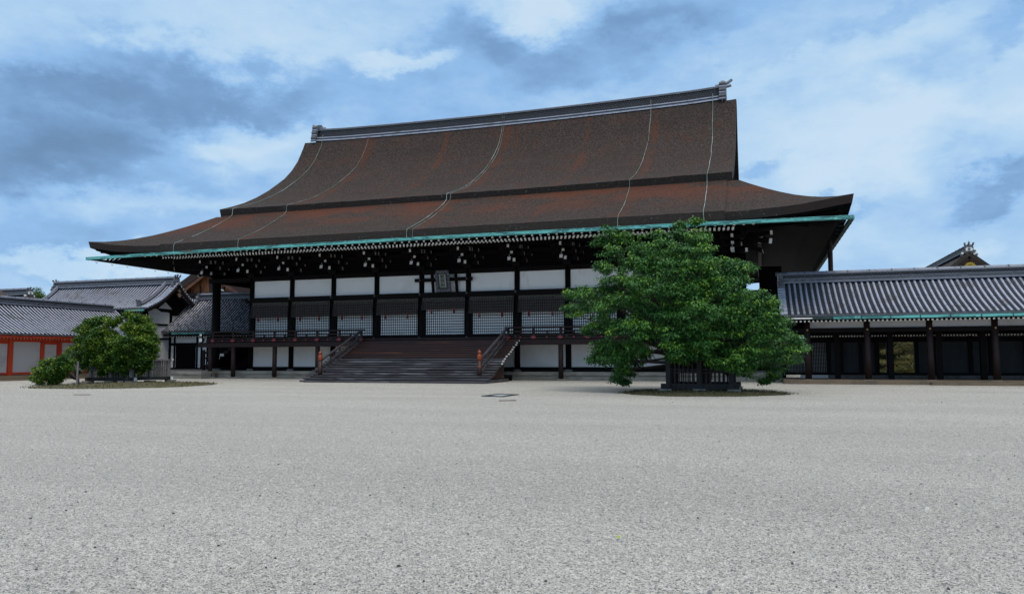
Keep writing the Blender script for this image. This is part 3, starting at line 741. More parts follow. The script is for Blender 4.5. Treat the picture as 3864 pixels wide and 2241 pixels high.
for x in (-16.75,-14.85,-11.55,-8.25,8.25,11.55,14.85,16.75):
    mb = MB(); mb.lathe((0,0,0), [(.155,.10),(.15,2.14)], 14); o = mb.build('veranda_post', WOODB, hall, True); o.location = (x, VY+.05, 0)
    s = MB(); s.lathe((0,0,0), [(.30,-.03),(.27,.06),(.20,.10)], 14); s.build('base_stone', STONE, o, True)
for s_ in (-1, 1):
    mb = MB(); x0, x1 = (-17.0,-4.95) if s_ < 0 else (4.95, 17.0)
    mb.tube([(x0-.2,VY,3.17),(x1+.2,VY,3.17)], .055, 8); mb.box(x0, x1, VY-.045, VY+.045, 2.90, 2.97); mb.box(x0, x1, VY-.05, VY+.05, 2.68, 2.76)
    xe = s_*17.0; mb.tube([(xe,VY,3.17),(xe,8.8,3.17)], .055, 8); mb.box(xe-.045, xe+.045, VY, 8.8, 2.90, 2.97); mb.box(xe-.05, xe+.05, VY, 8.8, 2.68, 2.76)
    xs = np.arange(5.0*s_ if s_ > 0 else -16.5, 17 if s_ > 0 else -4.9, 1.65)
    posts = [s_*q for q in (16.5,14.85,13.2,11.55,9.9,8.25,6.6,5.0)]
    for x in posts: mb.box(x-.065, x+.065, VY-.055, VY+.055, 2.62, 3.12)
    for x in [p - s_*.82 for p in posts[:-1]]: mb.box(x-.045, x+.045, VY-.05, VY+.05, 2.62, 2.95)
    ro = P(mb, 'railing', WOODB, hall)
    for x in posts:
        c = MB(); a_ = .16; c.prism([(-a_,-.045),(-a_*.55,-.045),(-a_*.5,-.09),(a_*.5,-.09),(a_*.55,-.045),(a_,-.045),(a_,.045),(a_*.55,.045),(a_*.5,.09),(-a_*.5,.09),(-a_*.55,.045),(-a_,.045)], (x, VY-.10, 2.58), (1,0,0), (0,0,1), (0,1,0), .06, 0)
        P(c, 'metal_cap', PINK, ro)
    for x in [p - s_*.82 for p in posts[:-1]]:
        c = MB(); c.tube([(x,VY-.10,2.585),(x,VY-.03,2.585)], .052, 10); P(c, 'metal_cap', PINK, ro)
# staircase -----------------------------------------------------------------------------------
st = MB(); st.box(-5.35, 5.35, -6.9, -2.3, .0, .35); st_o = P(st, 'staircase', BLACK, hall)
NST = 18; y0s, y1s = -7.82, -1.92
for i in range(NST):
    z = .136*(i+1)-.015; y = y0s + (y1s-y0s)*i/NST; mb = MB(); rr = random.Random(i*3+1)
    hw = 5.72 + rr.uniform(-.03,.03)
    # each step is planks laid end to end
    xs = [-hw] + sorted(rr.uniform(-4.6,4.6) for _ in range(2)) + [hw]
    white = 1 if i >= 7 else 0
    for k in range(3):
        jz = rr.uniform(-.008,.008); jy = rr.uniform(-.02,.01)
        mb.box(xs[k]+.004, xs[k+1]-.004, y+jy, y+.37, z-.092+jz, z+jz, 0, left=(1 if (k == 0 and white) else None), right=(1 if (k == 2 and white) else None))
    mb.box(-5.45, 5.45, y+.06, y+.10, max(.0, z-.26), z-.093, 2)
    P(mb, 'step', [STEPG if i < 10 else STEPR, WPAINT, BLACK if i < 11 else STEPR], st_o)
for s_ in (-1, 1):
    mb = MB(); mb.prism([(-6.4,.18),(-4.05,.18),(-4.05,1.35),(-6.4,.35)], (s_*5.38, 0, 0), (0,1,0), (0,0,1), (1,0,0), .05, 0)
    mb.prism([(-7.6,.03),(-2.1,2.30),(-2.1,2.05),(-7.0,.0)], (s_*5.48, 0, 0), (0,1,0), (0,0,1), (1,0,0), .09, 0)
    mb.box(s_*5.58-.10, s_*5.58+.10, -7.35, -4.0, 0, .16, 1)
    P(mb, 'side_board', [STEPR, STEPG], st_o)
for s_ in (-1, 1):
    mb = MB(); x = s_*4.95
    ya, yb = -6.75, -2.0
    def zs(y, h): return h + (y-ya)*(2.44-.25)/(yb-ya)
    for (h, w_, hh) in ((1.02,.13,.10),(.62,.10,.09),(.30,.12,.14)):
        mb.beam((x,ya-.1,zs(ya-.1,h+.22)),(x,yb+.0,zs(yb,h-.05)),w_,hh,0)
    for k in range(1, 5):
        y = ya+(yb-ya)*k/4.6; mb.box(x-.045,x+.045,y-.05,y+.05,zs(y,.10),zs(y,1.04))
    mb.tube([(x,yb-.1,zs(yb,1.0)),(x-s_*.0,yb+.0,3.17),(x+s_*.1,yb+.1,3.17)], .055, 8, 0)
    P(mb, 'handrail', RAILG, st_o)
    mb = MB(); r = .128; yn = -6.85; zb_ = .24
    mb.lathe((x,yn,0), [(r,zb_),(r,1.22)], 14, 0)
    mb.lathe((x,yn,0), [(r+.006,1.22),(r+.008,1.34),(r+.008,1.50),(r*.95,1.54),(.075,1.56),(.07,1.60)], 14, 1)
    mb.lathe((x,yn,0), [(.08,1.60),(.112,1.64),(.108,1.70),(.058,1.75),(.018,1.79),(.004,1.84)], 14, 2)
    P(mb, 'newel_post', [STEPR, ORANGE, mat('dull_red_finial', (.22,.055,.03), .5)], st_o, True)
# side stair on the west veranda
mb = MB(); ss = P(MB().box(-19.9,-17.2,1.7,4.4,.5,.62), 'side_staircase', BLACK, hall)
for i in range(9):
    z = .70+.205*(i+1); x = -20.1+.36*i; mb = MB(); mb.box(x, x+.36, 1.45, 4.6, z-.20, z, 0, front=(1 if i in (1,2,3,4) else None)); P(mb, 'step', [WOODB, WPAINT], ss)
mb = MB(); mb.beam((-20.0,1.38,1.7),(-17.3,1.38,3.3),.08,.1); mb.beam((-20.0,1.38,1.3),(-17.3,1.38,2.9),.07,.08); mb.box(-20.1,-19.95,1.3,1.45,.5,2.0); P(mb, 'handrail', WOODB, ss)

# ================================================================== blinds and plaque (hung on the hall)
BAND = bpy.data.materials.new('blind_brocade_band'); BAND.use_nodes = True
t_, n_, b_ = extra(BAND); co = n_.new('ShaderNodeTexCoord'); mp_ = n_.new('ShaderNodeMapping'); mp_.inputs['Scale'].default_value = (1,1,1); t_.links.new(co.outputs['Object'], mp_.inputs[0])
wv = n_.new('ShaderNodeTexVoronoi'); wv.inputs['Scale'].default_value = 5.0; wv.inputs['Randomness'].default_value = .15; t_.links.new(mp_.outputs[0], wv.inputs['Vector'])
wr = n_.new('ShaderNodeValToRGB'); t_.links.new(wv.outputs['Distance'], wr.inputs[0]); e = wr.color_ramp.elements
e[0].position = .30; e[0].color = (.014,.013,.012,1); e[1].position = .62; e[1].color = (.014,.013,.012,1)
for p_, c_ in ((.38,(.085,.078,.062,1)),(.50,(.075,.068,.054,1))): q_ = e.new(p_); q_.color = c_
t_.links.new(wr.outputs[0], b_.inputs['Base Color']); b_.inputs['Roughness'].default_value = .85
SLAT = bpy.data.materials.new('woven_bamboo_blind'); SLAT.use_nodes = True
t_, n_, b_ = extra(SLAT); b_.inputs['Base Color'].default_value = (.030,.022,.019,1); b_.inputs['Roughness'].default_value = .8
tr_ = n_.new('ShaderNodeBsdfTransparent'); mx_ = n_.new('ShaderNodeMixShader'); mx_.inputs[0].default_value = .14
t_.links.new(b_.outputs[0], mx_.inputs[1]); t_.links.new(tr_.outputs[0], mx_.inputs[2]); t_.links.new(mx_.outputs[0], n_['Material Output'].inputs[0])
ORD = ['leftmost bamboo blind, hung in the end bay beside the bare corner pillar', 'second bamboo blind from the left end of the hall', 'third bamboo blind from the left, above the left part of the veranda railing',
       'fourth bamboo blind from the left, just left of the shorter blind under the plaque', 'short bamboo blind rolled higher than the rest, under the name plaque', 'bamboo blind just right of the shorter blind under the plaque',
       'bamboo blind left of the cherry tree, above the top of the right handrail', 'bamboo blind partly covered by the left edge of the cherry tree', 'rightmost bamboo blind, hidden behind the cherry tree crown']
for i in range(9):
    xc = (i-4)*B; zb_ = 4.50 if i == 4 else 4.215; rr = random.Random(i)
    rt_ = empty('bamboo_blind', (xc, -.22, zb_), ORD[i], 'blind', 'bamboo blinds over the lattice shutters')
    hw = 1.49; yb = -.30 - rr.uniform(0,.06)
    mb = MB()
    A = [[(xc-hw-(.07 if k == 0 else 0)*0, -.215+(yb+.215)*q**1.5, 5.27+(zb_-5.27)*q) if False else (xc-hw+2*hw*k/10, -.215+(yb+.215)*q**1.5+.01*math.sin(k*1.7+i), 5.05+(zb_-5.05)*q) for q in (0,.25,.5,.75,1)] for k in range(11)]
    mb.grid(A, 0)
    P(mb, 'slat_sheet', SLAT, rt_)
    mb = MB(); mb.box(xc-hw, xc+hw, -.245, -.205, 5.045, 5.265); P(mb, 'brocade_band', BAND, rt_)
    mb = MB()
    for s_ in (-1,1): mb.beam((xc+s_*hw,-.235,5.05),(xc+s_*(hw+.0),yb-.015,zb_),.035,.02)
    mb.beam((xc-hw,yb-.015,zb_),(xc+hw,yb-.015,zb_),.03,.035)
    for k in (-2,-1,0,1,2): mb.beam((xc+k*.5,-.24,5.05),(xc+k*.5,yb-.02,zb_),.030,.015)
    P(mb, 'border_tape', BLINDC, rt_)
    for s_ in (-1,1):
        mb = MB(); x = xc+s_*.78; mb.lathe((x,yb-.05,0), [(.03,zb_+.10),(.055,zb_+.04),(.05,zb_-.05),(.07,zb_-.28)], 8); mb.box(x-.09,x+.09,yb-.07,yb-.03,zb_-.02,zb_+.03)
        P(mb, 'tassel', TASSEL, rt_)
GLYPH = [([(96,-2),(87,-7),(60,9),(69,14),(11,-8),(3,-2),(28,13),(37,10),(24,38),(47,52),(55,46),(40,38),(55,39),(68,47),(75,40),(40,22),(71,24),(63,30),(72,34),(96,13),(87,8),(80,17),(56,15),(56,0),(51,-8),(35,-9),(31,0),(45,0),(46,1),(46,14),(13,11),(10,20),(25,24),(36,29),(18,27),(15,36),(19,54),(26,55),(26,85),(36,85),(36,74),(52,74),(52,66),(36,66),(36,57),(52,59),(52,50),(4,43),(3,52),(10,53),(10,78),(19,78),(63,62),(63,58),(68,55),(83,55),(88,65),(97,61),(85,47),(66,47),(53,57),(53,85),(63,85),(63,71),(86,79),(94,72)],[(37,39,38),(37,40,39),(60,62,61),(60,63,62),(63,65,64),(49,51,50),(49,36,51),(37,43,40),(43,41,40),(43,42,41),(63,52,65),(60,52,63),(37,44,43),(55,57,56),(60,53,52),(55,58,57),(44,46,45),(60,54,53),(59,54,60),(37,9,44),(9,46,44),(59,55,54),(59,13,55),(13,58,55),(36,9,37),(49,9,36),(48,9,49),(47,9,48),(47,8,9),(10,46,9),(47,10,46),(59,12,13),(14,58,13),(12,58,59),(12,14,58),(47,11,10),(8,11,47),(12,15,14),(11,15,12),(35,11,8),(35,33,11),(33,15,11),(34,33,35),(17,19,18),(16,19,17),(32,15,33),(31,15,32),(15,21,16),(21,19,16),(31,21,15),(30,6,31),(6,21,31),(6,22,21),(20,19,21),(6,29,22),(29,23,22),(6,30,29),(28,23,29),(2,0,3),(5,7,6),(5,4,7),(1,0,2),(27,23,28),(25,27,26),(25,23,27),(25,24,23)]),([(83,38),(27,38),(27,47),(83,47),(58,76),(94,76),(94,56),(84,56),(84,67),(16,67),(16,56),(6,56),(6,76),(46,76),(42,84),(53,86),(30,6),(30,24),(23,24),(10,-10),(2,-5),(15,40),(15,61),(86,61),(86,52),(24,52),(24,39),(24,33),(94,33),(94,24),(59,24),(66,15),(82,26),(90,20),(73,10),(98,0),(92,-8),(49,24),(40,24),(40,2),(62,7),(62,-1),(29,-10),(24,-2)],[(14,4,15),(13,4,14),(11,9,12),(9,13,12),(9,4,13),(9,5,4),(9,8,5),(8,6,5),(11,22,9),(22,10,9),(7,23,8),(23,6,8),(11,21,22),(10,23,22),(10,7,23),(7,24,23),(21,10,11),(21,25,10),(25,7,10),(25,24,7),(21,26,25),(1,3,2),(1,0,3),(20,26,21),(20,27,26),(20,18,27),(18,28,27),(18,32,28),(32,29,28),(18,17,32),(17,38,32),(38,37,32),(37,30,32),(30,31,32),(33,29,32),(20,19,18),(16,38,17),(16,39,38),(36,34,37),(34,30,37),(34,29,30),(34,33,29),(36,35,34),(39,41,40),(43,39,16),(43,41,39),(43,42,41)]),([(21,-9),(14,-4),(24,16),(33,14),(53,0),(45,-4),(35,14),(43,17),(23,36),(15,36),(15,45),(23,45),(23,56),(31,56),(31,45),(38,45),(38,56),(46,56),(46,45),(52,45),(52,36),(46,36),(46,26),(54,26),(54,17),(14,17),(14,26),(23,26),(38,26),(38,36),(31,36),(31,26),(52,56),(17,56),(17,45),(9,-7),(1,-2),(9,45),(9,81),(52,81),(43,64),(43,73),(17,73),(17,64),(73,17),(81,33),(64,33),(88,43),(94,40),(79,10),(99,-1),(92,-10),(73,3),(52,-10),(47,-1),(66,10),(54,35),(47,33),(52,33),(52,42),(86,42),(87,57),(88,54),(92,54),(97,55),(97,46),(92,46),(86,46),(78,56),(78,72),(67,72),(67,66),(55,41),(49,49),(58,66),(58,81),(87,81)],[(37,42,38),(42,39,38),(42,41,39),(41,32,39),(74,70,75),(70,76,75),(70,69,76),(69,61,76),(37,43,42),(40,32,41),(74,71,70),(68,61,69),(73,71,74),(73,72,71),(37,33,43),(33,40,43),(33,32,40),(68,62,61),(67,62,68),(37,34,33),(11,13,12),(11,14,13),(15,17,16),(15,18,17),(63,65,64),(67,63,62),(67,65,63),(67,66,65),(36,10,37),(10,34,37),(10,9,34),(9,35,34),(36,9,10),(9,11,10),(9,14,11),(9,15,14),(9,18,15),(9,19,18),(9,59,19),(59,20,19),(60,48,47),(9,8,59),(8,30,59),(30,29,59),(29,21,59),(21,58,59),(20,60,59),(20,48,60),(20,45,48),(45,49,48),(36,35,9),(27,30,8),(27,31,30),(28,21,29),(28,22,21),(58,20,21),(58,56,20),(56,45,20),(57,58,56),(55,46,56),(46,45,56),(55,44,46),(44,49,45),(25,27,26),(25,31,27),(25,28,31),(25,22,28),(25,23,22),(25,24,23),(55,49,44),(6,4,7),(1,3,2),(1,0,3),(5,54,6),(54,4,6),(54,49,55),(54,52,49),(52,50,49),(54,53,52),(51,50,52),(54,5,4)])]
pr = empty('name_plaque', (.15, -.5, 5.60), 'upright framed name plaque with three black characters, leaning out from the front wall', 'plaque')
def pl(x, z, d=0): # plaque plane leans forward at its top; x across, z up from its foot
    return (.12+x, -.42-.24*z-d, 5.60+z*.985)
def plate(mb, poly, d0, d1, m=0):
    n = len(poly); A = [pl(x,z,d0) for x,z in poly]; Bq = [pl(x,z,d1) for x,z in poly]
    mb.add(A+Bq, [tuple(range(n-1,-1,-1)), tuple(range(n,2*n))] + [(i,(i+1)%n,(i+1)%n+n,i+n) for i in range(n)], m)
mb = MB(); plate(mb, [(-.52,0),(.52,0),(.45,1.40),(-.45,1.40)], 0, .05, 0)
rr = random.Random(4)
for k in range(5):                                   # carved cloud scallops round the frame
    for s_ in (-1,1): plate(mb, [(s_*(.42+.075*math.cos(t))-.0, .14+k*.25+.10*math.sin(t)) for t in np.linspace(0,2*math.pi,9)[:-1]][::1], .05, .085, 1)
for k in range(4):
    for zz in (.10,1.29): plate(mb, [(-.27+k*.18+.075*math.cos(t), zz+.075*math.sin(t)) for t in np.linspace(0,2*math.pi,9)[:-1]], .05, .085, 1)
P(mb, 'frame', [mat('plaque_frame', (.030,.030,.036), .6, [((14,14,14),3,(.085,.085,.10),.5,.6)]), mat('carved_scallop', (.17,.17,.20), .7, [((22,22,22),2,(.05,.05,.065),.5,.58)])], pr)
mb = MB(); plate(mb, [(-.275,.24),(.275,.24),(.275,1.20),(-.275,1.20)], .05, .062, 1); plate(mb, [(-.235,.28),(.235,.28),(.235,1.16),(-.235,1.16)], .062, .075, 0)
P(mb, 'face_board', [mat('aged_plaque_face', (.30,.33,.29), .8, [((3,3,3),3,(.22,.25,.21),.45,.65)]), WOOD], pr)
mb = MB()
for k, (gv, gf) in enumerate(GLYPH):
    mb.add([pl((x-50)*.0033, .865-k*.27+(y+8)*.0028, .080) for x, y in gv], [f for f in gf], 0)
P(mb, 'lettering', mat('black_ink', (.006,.006,.006), .6), pr)

# ================================================================== tiled roofs
def slope_fn(hr, zr, he, ze, conc):
    def f(s): return hr+(he-hr)*s, zr+(ze-zr)*s - conc*math.sin(math.pi*s)*(1-.25*s)
    return f
def tiled_slope(mb, ax, t0, t1, hr, zr, he, ze, conc=.12, sp=.285, r=.058, seed=1, ribs=True):
    """rows of half-round cover tiles over stepped pan tiles; material 0 = tile, 1 = dark ends"""
    f = slope_fn(hr, zr, he, ze, conc); Ls = math.hypot(he-hr, ze-zr); rr = random.Random(seed)
    def W(t, h, z): return (t, h, z) if ax == 'x' else (h, t, z)
    sg = 1 if he > hr else -1
    nr = max(2, int(round((t1-t0)/sp))); sp = (t1-t0)/nr
    nc = max(3, int(Ls/.20)); ts = [t0+k*sp/2 for k in range(2*nr+1)]
    rows = []
    for k in range(nc):
        for (s, dz) in ((k/nc, -.005), ((k+1)/nc, .030)):
            h, z = f(s); rows.append([W(t, h, z+dz-(.030 if j % 2 else 0)) for j, t in enumerate(ts)])
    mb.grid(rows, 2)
    h, z = f(1.0)
    mb.grid([[W(t, h, z+.030-(.030 if j % 2 else 0)) for j, t in enumerate(ts)], [W(t, h, z-.07) for t in ts], [W(t, h-sg*.5, z+.05) for t in ts]], 1)
    if not ribs: return f
    ns = max(4, int(Ls/.30))
    for k in range(nr+1):
        t = t0+k*sp; vs = []; fs = []; nseg = 0; jit = rr.uniform(-.006,.006)
        rings = []
        for q in range(ns):
            for (s, rad) in ((q/ns, r*.90), ((q+1)/ns, r*rr.uniform(.99,1.04))): rings.append((s, rad))
        for (s, rad) in rings:
            h, z = f(s)
            for a in range(7):
                th = math.pi*a/6; vs.append(W(t+jit+rad*math.cos(th), h, z+.015+rad*1.05*math.sin(th)))
        for q in range(len(rings)-1):
            for a in range(6): fs.append((q*7+a, q*7+a+1, (q+1)*7+a+1, (q+1)*7+a))
        ms = [0]*len(fs)
        n0 = len(vs); h, z = f(1.0)                     # round end tile at the eave
        for a in range(10):
            th = 2*math.pi*a/10; vs.append(W(t+jit+r*1.08*math.cos(th), h+sg*.012, z-.0+r*1.08*math.sin(th)))
        fs.append(tuple(range(n0, n0+10))); ms.append(1)
        mb.add(vs, fs, ms)
    return f
def tiled_ridge(mb, ax, t0, t1, h, z, ht=.52, w=.30):
    """stacked ridge: pale flange, dark courses, an openwork row and a round cap; 0 pale 1 dark 2 pattern"""
    def bx(hw, za, zb, m):
        if ax == 'x': mb.box(t0, t1, h-hw, h+hw, za, zb, m)
        else: mb.box(h-hw, h+hw, t0, t1, za, zb, m)
    bx(w*1.30, z-.02, z+.05, 0); bx(w, z+.052, z+ht*.36, 1); bx(w*1.12, z+ht*.36+.002, z+ht*.42, 0); bx(w*.82, z+ht*.42+.002, z+ht*.72, 2); bx(w*1.08, z+ht*.72+.002, z+ht*.79, 1); bx(w*.75, z+ht*.79+.002, z+ht*.88, 0)
    n = int((t1-t0)/.16)
    for k in range(n):
        t = t0+.08+k*.16
        for sg in (-1, 1):
            for row in range(2):
                tt = t+(.08 if row else 0); y = h+sg*(w*.82+.004); zz = z+ht*(.46+.13*row)
                q = [(tt-.055, y, zz), (tt-.03, y+sg*.02, zz+.05), (tt+.03, y+sg*.02, zz+.05), (tt+.055, y, zz)]
                if ax != 'x': q = [(b, a, c) for a, b, c in q]
                mb.add(q, [(0,1,2,3)], 1)
    k = 0; t = t0
    while t < t1-.01:                                    # cap tiles with collars
        e = min(t1, t+1.1); a = (t, h, z+ht*.90) if ax == 'x' else (h, t, z+ht*.90); b = (e-.02, h, z+ht*.90) if ax == 'x' else (h, e-.02, z+ht*.90)
        mb.tube([a, b], w*.42, 8, 0); c = (t+.06, h, z+ht*.90) if ax == 'x' else (h, t+.06, z+ht*.90); mb.tube([a, c], w*.47, 8, 1); t = e
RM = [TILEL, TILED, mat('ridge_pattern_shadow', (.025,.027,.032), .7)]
def ogre_tile(mb, c, d, s=1.0):
    """end ornament of a ridge: shield, side scrolls, boss and three upright horns. d = outward unit vector (axis-aligned)"""
    c = Vector(c); d = Vector(d); e = Vector((-d.y, d.x, 0)); z = Vector((0,0,1))
    mb.prism([(-.42*s,-.10*s),(.42*s,-.10*s),(.46*s,.12*s),(.34*s,.20*s),(.36*s,.42*s),(.22*s,.62*s),(0,.70*s),(-.22*s,.62*s),(-.36*s,.42*s),(-.34*s,.20*s),(-.46*s,.12*s)], c-d*.10*s, e, z, d, .2*s, 1)
    mb.prism([(-.25*s,.10*s),(.25*s,.10*s),(.29*s,.28*s),(.20*s,.40*s),(-.20*s,.40*s),(-.29*s,.28*s)], c+d*.105*s, e, z, d, .03*s, 0)
    mb.tube([c+d*.10*s+z*.26*s, c+d*.17*s+z*.26*s], .11*s, 12, 1)
    for k in (-1, 0, 1):
        mb.tube([c+e*(.26*s*k)+z*(.58*s-.05*s*abs(k)), c+e*(.34*s*k)+d*.12*s+z*(.80*s-.08*s*abs(k))], .075*s, 8, 1)
        mb.tube([c+e*(.34*s*k)+d*.06*s+z*(.80*s-.08*s*abs(k)), c+e*(.34*s*k)+d*.20*s+z*(.86*s-.08*s*abs(k))], .085*s, 10, 1)
    mb.tube([c+z*.80*s, c+d*.02*s+z*1.08*s], [.02*s,.006*s], 6, 1)
    for k in (-1, 1):
        for j in range(3): mb.tube([c+e*k*(.46+.07*j)*s-d*.09*s+z*(.08-.17*j)*s, c+e*k*(.46+.07*j)*s+d*.09*s+z*(.08-.17*j)*s], .10*s, 10, 0 if j % 2 else 1)

# ---------------------------------------------------------------- vermilion gallery (left foreground)
VX = -27.0; VE = 2.25
vg = empty('vermilion_gallery', (VX, -12, 0), 'long low gallery with vermilion posts, white panels and a grey tiled roof', 'gallery')
mb = MB(); tiled_slope(mb, 'y', -34, VE, -29.45, 5.16, -25.78, 2.98, .14, .285, .054, 2); tiled_slope(mb, 'y', -34, VE, -29.45, 5.16, -33.1, 2.98, .14, .30, .06, 3, ribs=False)
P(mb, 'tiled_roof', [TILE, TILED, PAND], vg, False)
mb = MB(); tiled_ridge(mb, 'y', -34, VE-.35, -29.45, 5.12, .50, .24); P(mb, 'roof_ridge', RM, vg)
mb = MB(); mb.box(-26.05, -25.88, -34, VE-.1, 2.74, 2.88, 0); mb.box(-26.95, -26.10, -34, VE-.1, 2.80, 2.84, 0); P(mb, 'eave_board', VERM, vg)
raf = None
for k in range(100):
    y = VE-.25-k*.235
    if raf is None:
        mb = MB(); mb.beam((-26.9,0,2.74),(-26.08,0,2.70),.09,.09,0,qm=1); raf = mb.build('rafter', [VERM, mat('cream_rafter_end', (.55,.25,.16), .7)], vg); raf.location = (27.0, y+12, 0)
    else: dup(raf, vg, (27.0, y+12, 0))
mb = MB(); mb.box(-27.10, -26.93, -34, VE-.2, 2.50, 2.72); mb.box(-27.10, -26.90, -34, VE-.2, .36, .50); P(mb, 'beam', VERM, vg)
ys = [VE-.5] + [-1.3-3.65*k for k in range(9)]
for y in ys:
    mb = MB(); mb.box(-27.16, -26.86, y-.16, y+.16, .3, 2.73); P(mb, 'post', VERM, vg)
for a, b_ in zip(ys[:-1], ys[1:]):
    door = a < -1
    j = a-1.30
    if a < -1:
        mb = MB(); mb.box(-27.08, -26.90, j-.14, j+.14, .5, 2.5); mb.box(-27.08, -26.92, j+.14, a-.16, 2.36, 2.5); P(mb, 'door_frame', VERM, vg)
        mb = MB(); mb.box(-27.06, -27.0, j+.14, a-.16, .5, 2.36); P(mb, 'wall_panel', PLASTERW, vg)
        mb = MB(); mb.box(-27.06, -27.0, b_+.16, j-.14, .5, 2.5); P(mb, 'wall_panel', PLASTERW, vg)
    else:
        mb = MB(); mb.box(-27.06, -27.0, b_+.16, a-.16, .5, 2.5); P(mb, 'wall_panel', PLASTERW, vg)
mb = MB(); mb.box(-33, -25.95, -34, VE-.4, 0, .30); mb.box(-33.2, -25.75, -34, VE-.3, 0, .10); P(mb, 'stone_base', SAND, vg)

# ---------------------------------------------------------------- gabled tiled building behind it
GX, GY, GF = -26.5, 5.85, 2.5
gb = empty('gabled_hall', (-33, GY, 0), 'white-walled hall with a curved grey tile gable turned towards the great hall', 'hall')
mb = MB(); fz = tiled_slope(mb, 'x', -39.9, GX-.05, GY, 7.62, GF, 5.36, .34, .285, .054, 5); tiled_slope(mb, 'x', -39.9, GX-.05, GY, 7.62, 2*GY-GF, 5.36, .34, .285, .078, 6, ribs=False)
for k in range(15):                                    # short tiles laid across the verge, front and back
    s = (k+.5)/15; h, z = fz(s)
    for hh in (h, 2*GY-h):
        mb.tube([(GX-.55, hh, z+.06), (GX+.10, hh, z+.02)], .095, 8, 0, capm=1)
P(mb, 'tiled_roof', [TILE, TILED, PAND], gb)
mb = MB(); tiled_ridge(mb, 'x', -39.7, GX-.30, GY, 7.58, .60, .26); ro = P(mb, 'roof_ridge', RM, gb)
for sx, x in ((-1, -39.75), (1, GX-.22)):
    mb = MB(); ogre_tile(mb, (x, GY, 7.62), (sx,0,0), .82); P(mb, 'ridge_end_tile', [TILEL, TILED], ro)
for xv, m_ in ((GX-1.15, 0), (-39.35, 0)):             # descending ridges
    mb = MB(); pts = []
    for k in range(9):
        h, z = fz(.06+.80*k/8); pts.append((xv, h, z+.16))
    mb.tube(pts, .13, 8, 0); mb.tube([(p[0], p[1], p[2]+.16) for p in pts], .09, 8, 0)
    h, z = fz(.90); mb.box(xv-.17, xv+.17, h-.10, h+.06, z+.02, z+.46, 1); mb.tube([(xv-.1, h-.06, z+.42),(xv-.14, h-.22, z+.55)], .06, 8, 1); mb.tube([(xv+.1, h-.06, z+.42),(xv+.14, h-.22, z+.55)], .06, 8, 1)
    P(mb, 'descending_ridge', [TILEL, TILED], gb)
mb = MB(); prev = None                                 # curved bargeboards
for sg in (-1, 1):
    pts = []
    for k in range(13):
        h, z = fz(k/12); pts.append((GX-.02, GY+sg*abs(h-GY)*(1.0), z-.17))
    for a, b_ in zip(pts, pts[1:]): mb.beam(a, b_, .09, .30, 0); mb.beam((a[0]-.01,a[1],a[2]+.13),(b_[0]-.01,b_[1],b_[2]+.13), .13, .05, 1)
P(mb, 'bargeboard', [WOODB, STRAP], gb)
mb = MB(); mb.prism([(0,-.05),(.20,-.28),(.13,-.46),(.27,-.62),(.14,-.86),(0,-.98),(-.14,-.86),(-.27,-.62),(-.13,-.46),(-.20,-.28)], (GX+.04, GY, 7.25), (0,1,0), (0,0,1), (1,0,0), .07, 0)
mb.tube([(GX+.10,GY,6.60),(GX+.16,GY,6.60)], .17, 14, 1); mb.tube([(GX+.10,GY,6.95),(GX+.14,GY,6.95)], .10, 12, 1)
P(mb, 'gable_pendant', [WOODB, mat('weathered_crest', (.22,.15,.10), .6)], gb)
WXg = GX-.85
mb = MB(); poly = [(GY-2.55,.3)] + [(GY-2.55,5.15)] + [(h, z-.25) for h, z in [fz(s) for s in (.76,.6,.45,.3,.15,.02)]] + [(2*GY-h, z-.25) for h, z in [fz(s) for s in (.15,.3,.45,.6,.76)]] + [(GY+2.55,5.15),(GY+2.55,.3)]
mb.prism(poly, (WXg-.12, 0, 0), (0,1,0), (0,0,1), (1,0,0), .10, 0); mb.box(-39, WXg-.2, GY-2.55, GY-2.47, .3, 5.3, 0); mb.box(-39, WXg-.2, GY+2.47, GY+2.55, .3, 5.3, 0)
P(mb, 'wall', PLASTER, gb)
mb = MB()
for y in (GY-2.5, GY+.15, GY+2.5): mb.box(WXg-.05, WXg+.07, y-.11, y+.11, .3, 5.35)
mb.box(WXg-.05, WXg+.055, GY-2.5, GY+2.5, 4.05, 4.22); mb.box(WXg-.05, WXg+.055, GY-2.5, GY+2.5, 2.9, 3.05)
mb.prism([(GY-2.6,5.42),(GY-1.4,5.42),(GY-.9,5.20),(GY-.1,5.20),(GY+.3,4.95),(GY+2.55,4.95),(GY+2.6,5.75),(GY+1.3,6.35),(GY,7.1),(GY-1.3,6.15)], (WXg-.03, 0, 0), (0,1,0), (0,0,1), (1,0,0), .08)
mb.box(-39, WXg, GF+.55, GF+.72, 4.9, 5.12); mb.box(-39, GX-.3, GF+.10, GF+.22, 5.10, 5.24)
P(mb, 'timber_frame', WOOD, gb)
mb = MB(); mb.prism([(-.75,-.28),(.0,.28),(.75,-.28)], (WXg+.055, GY-.55, 5.75), (0,1,0), (0,0,1), (1,0,0), .02); P(mb, 'gable_panel', PLASTER, gb)
raf = None
for k in range(50):
    x = GX-.75-k*.26
    if raf is None: mb = MB(); mb.beam((0,GF+.8,5.25),(0,GF+.25,5.08),.08,.08,0,qm=1); raf = mb.build('rafter', [WOOD, WPAINT], gb); raf.location = (x+33, -GY, 0)
    else: dup(raf, gb, (x+33, -GY, 0))
mb = MB(); mb.box(-28.6, GX-.25, GF-.14, GF, 5.13, 5.25, 0); P(mb, 'gutter', PATINA, gb)
mb = MB(); mb.tube([(GX-1.7,GF-.02,5.1),(GX-1.7,GF+.05,4.85),(WXg+.3,GF+.35,4.62),(WXg+.34,GF+.55,4.5),(WXg+.34,GF+.55,3.0)], .085, 8); P(mb, 'drainpipe', PATINAD, gb)

